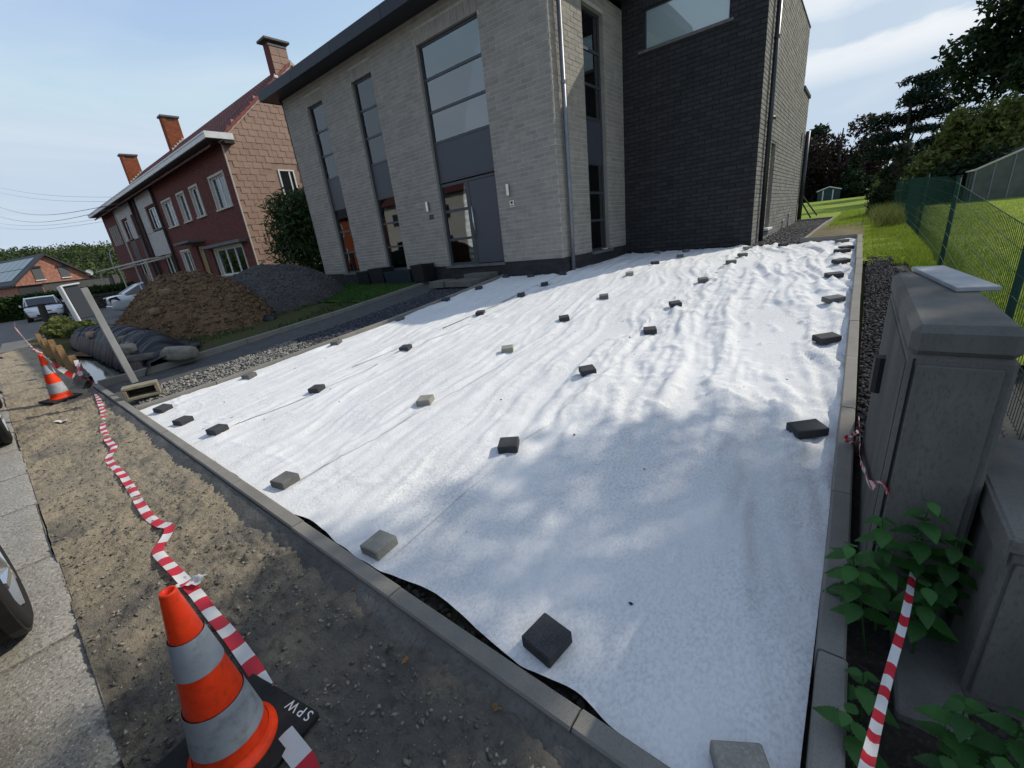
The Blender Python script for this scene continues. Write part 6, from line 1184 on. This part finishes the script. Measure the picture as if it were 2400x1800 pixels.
for i in range(6): ya = Y+i*.9; q = MB(); q.add([(gx0, ya+.02, zg), (gx0, ya+.88, zg), (gx0, ya+.88, zE), (gx0, ya+.02, zE)], [(3, 2, 1, 0)]); q.build('pane', M_pane, gh_, True); q = MB(); q.add([(gx0, ya+.02, zE), (gx0, ya+.88, zE), (gx0+2.4, ya+.88, zA), (gx0+2.4, ya+.02, zA)], [(3, 2, 1, 0)]); q.build('roof_pane', M_pane, gh_, True); q = MB(); q.box((gx0-.03, ya-.02, zg), (gx0+.02, ya+.02, zE)); q.build('bar', M_zinc, gh_, True)
q = MB(); q.add([(gx0+2.4, Y, zA), (gx0+2.4, Y+5.4, zA), (x1, Y+5.4, zE), (x1, Y, zE)], [(3, 2, 1, 0)]); q.build('roof_pane', M_pane, gh_, True); q = MB(); q.tube([(gx0-.05, Y-.04, zE), (gx0+2.4, Y-.04, zA), (x1, Y-.04, zE)], .045, 6); q.tube([(gx0-.04, Y-.04, zE), (gx0-.04, Y+5.4, zE)], .045, 6); q.build('edge_rail', M_cream, gh_, True)
# child's swing legs behind the house corner
q = MB(); q.tube([(-2.6, 24.2, 2.4), (-1.75, 24.0, .95)], .03, 6); q.tube([(-2.6, 25.4, 2.4), (-1.62, 25.4, 1.0)], .03, 6); q.tube([(-4.2, 24.8, 2.4), (-2.55, 24.8, 2.4)], .03, 6); tag(q.build('swing_frame', M_green_wire), 'green tubular swing frame behind the rear corner of the house', 'swing')
# ------------------------------------------------------------------ conifer bush between the houses
bb = [(0, 0, 1.2, 1.7, 1.5, 1.3), (-.5, 0, 2.2, 1.45, 1.4, 1.2), (.5, .2, 2.5, 1.4, 1.4, 1.2), (-.2, 0, 3.2, 1.35, 1.3, .85), (.9, 0, 3.1, .9, 1.1, .8), (1.0, .3, 1.2, 1.2, 1.2, 1.4)]
tree('conifer_bush', 'large rounded dark green conifer bush at the left house corner', (-17.85, 9.2, .4), 3.2, bb, 16000, .12, mat('conifer_green', (.03, .065, .012), .6, (.018, .040, .008), 1.5, island=.35, trans=.2), .12, 71, 'bush', asp=.25, shell=.7)
v, f = leafcloud([(0, 0, .2, .5, .4, .3), (.5, .3, .2, .4, .4, .25)], 900, .07, 77); o = link('garden_plant', rawmesh('garden_plant', v, f, M_leaf)); o.location = (-18.2, 7.6, .55); tag(o, 'low leafy plant at the foot of the conifer bush', 'plant')
# hedge behind the white car
hd = thing('clipped_hedge', 'long clipped green hedge behind the white hatchback', 'hedge', (-44.5, 3, 0)); r_ = np.random.default_rng(5); n = 16000; y = r_.uniform(-6, 14, n); face = r_.random(n); x = np.where(face < .6, -44+r_.normal(0, .12, n), r_.uniform(-45.2, -43.9, n)); z = np.where(face < .6, r_.uniform(0, 1.4, n), 1.40+r_.normal(0, .07, n)+.1*vnoise(y, y*0, 3))
c = np.stack([x, y, z], -1); a = r_.normal(size=(n, 3)); a /= np.linalg.norm(a, axis=1)[:, None]; b = np.cross(a, r_.normal(size=(n, 3))); b /= np.linalg.norm(b, axis=1)[:, None]; a *= .09; b *= .06
link('leaves', rawmesh('leaves', np.stack([c-a, c+b, c+a, c-b], 1).reshape(-1, 3), np.arange(n*4).reshape(n, 4), M_leaf), hd).matrix_parent_inverse = Matrix.Translation(hd.location).inverted()
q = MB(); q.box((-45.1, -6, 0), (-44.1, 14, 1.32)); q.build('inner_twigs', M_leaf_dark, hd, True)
v, f = leafcloud([(0, 0, .25, .9, .6, .4), (1.2, .3, .2, .8, .6, .3), (-1, -.1, .2, .7, .5, .3)], 2600, .09, 78); o = link('verge_shrub', rawmesh('verge_shrub', v, f, M_leaf_olive)); o.location = (-22.2, 1.75, .05); tag(o, 'straggly low shrub between the dark post and the tarp', 'shrub')
# ------------------------------------------------------------------ wooded hill far left
xs = np.linspace(-520, -150, 40); ys = np.linspace(-140, 160, 40); X, Y = np.meshgrid(xs, ys); hillz = lambda x, y: 17*sstep(-165, -300, x)*(.85+.3*fbm(x*.008, y*.012, 3, 3)) - 1
struct('hill', link('hill', gridmesh('hill', X, Y, hillz(X, Y), M_leaf_dark)))
r_ = np.random.default_rng(9); n = 1500; x = r_.uniform(-330, -172, n); y = r_.uniform(-60, 110, n); B = []; 
for i in range(n): q_ = r_.uniform(3.0, 5.2); B.append((x[i], y[i], float(hillz(x[i], y[i]))+q_*.8, q_, q_, q_*1.0))
v, f = leafcloud(B, 150000, .55, 12, .6); tag(link('hill_woodland', rawmesh('hill_woodland', v, f, mat('woodland_green', (.06, .085, .022), .8, (.035, .055, .018), .03, contrast=(.4, .6), island=.35, trans=.15))), 'green wooded hillside beyond the far houses', 'woodland', kind='stuff')
# ------------------------------------------------------------------ nettles by the cabinet
def nettle_leaf(L_, W_):
    n = 9; vs = [(0, 0, 0)]; fs = []; up_, dn = [], []
    for i in range(n+1):
        t = i/n; w_ = W_*math.sin(math.pi*min(1, t**.75))*(1-.25*t); x = L_*t; droop = -.22*L_*t*t
        vs += [(x, 0, droop), (x-.0, w_, droop+.14*w_), (x+L_*.045, w_*.80, droop+.10*w_), (x, -w_, droop+.14*w_), (x+L_*.045, -w_*.80, droop+.10*w_)]
    for i in range(n):
        a = 1+i*5; b = a+5; fs += [(a, b, b+1, a+2), (a, a+2, a+1), (a, a+4, b+3, b), (a, a+3, a+4)]
    m_ = MB(); m_.add(vs, fs); return m_.mesh('leaf', M_nettle, True)
NL = [nettle_leaf(.095, .036), nettle_leaf(.074, .029), nettle_leaf(.052, .022)]
def nettle(x, y, h, label, seed, lean=(0, 0), k=1.):
    r = random.Random(seed); z = float(G(x, y))-.01; t = thing('nettle_plant', label, 'nettle', (x, y, z), 0, 'nettles growing round the concrete boxes'); q = MB(); q.tube([(0, 0, 0), (lean[0]*.5, lean[1]*.5, h*.6), (lean[0], lean[1], h)], [.004, .003, .002], 5); q.build('stem', M_nettle, t)
    lv = max(3, int(h/.055))
    for i in range(lv):
        f = .30+.70*(i+1)/lv; zc = h*f; a0 = i*math.pi/2+r.uniform(-.3, .3)
        for s in (0, math.pi):
            me = NL[0 if f < .75 else 1 if f < .93 else 2]; o = link('leaf', me, t, False, (lean[0]*f, lean[1]*f, zc), (0, r.uniform(-.1, .35), a0+s+r.uniform(-.2, .2))); o.scale = (k*r.uniform(.85, 1.2),)*3
NP = [(.24, 1.72, .52, 'tall nettle against the near corner of the cabinet', (-.05, -.02)), (.21, 1.60, .46, 'nettle leaning over the kerb below the hanging tape', (-.10, -.02)), (.30, 1.78, .60, 'nettle in front of the cabinet door', (.0, -.04)), (.38, 1.76, .50, 'nettle between cabinet door and meter box', (0, -.04)), (.19, 1.74, .34, 'short nettle touching the right hand kerb', (-.07, 0)), (.34, 1.66, .36, 'low nettle behind the tape end', (-.02, -.05)),
      (.20, 1.32, .20, 'single nettle beside the footing, upper of two', (-.02, 0)), (.185, 1.15, .22, 'single nettle beside the kerb, lower of two', (-.04, 0)), (.40, 1.30, .30, 'nettle at the foot of the meter box', (-.02, -.03)), (.47, 1.28, .36, 'nettle right of the tape at the bottom', (0, -.04)), (.44, 1.10, .34, 'nettle in the bottom right corner of the picture', (-.03, -.02)), (.52, 1.16, .42, 'taller nettle in the bottom right corner', (0, -.02)), (.38, 1.16, .22, 'small nettle in front of the footing', (-.03, 0))]
for i, (x, y, h, lb, ln) in enumerate(NP): nettle(x, y, h, lb, 100+i, ln)
# bramble spray hanging in from the right above the slab
q = thing('bramble_spray', 'leafy bramble spray reaching in at the right edge above the fence', 'bramble', (1.35, 5.4, .45)); s_ = MB(); s_.tube([(.15, .3, 0), (.0, .1, .7), (-.22, -.25, 1.05)], [.008, .006, .003], 5); s_.build('stem', M_bark, q)
for i in range(14): t_ = .35+.65*i/14; link('leaf', NL[0], q, False, (.15-.37*t_, .3-.55*t_, 1.05*t_**.7), (random.uniform(-.4, .4), random.uniform(-.3, .4), i*2.2)).scale = (1.3,)*3
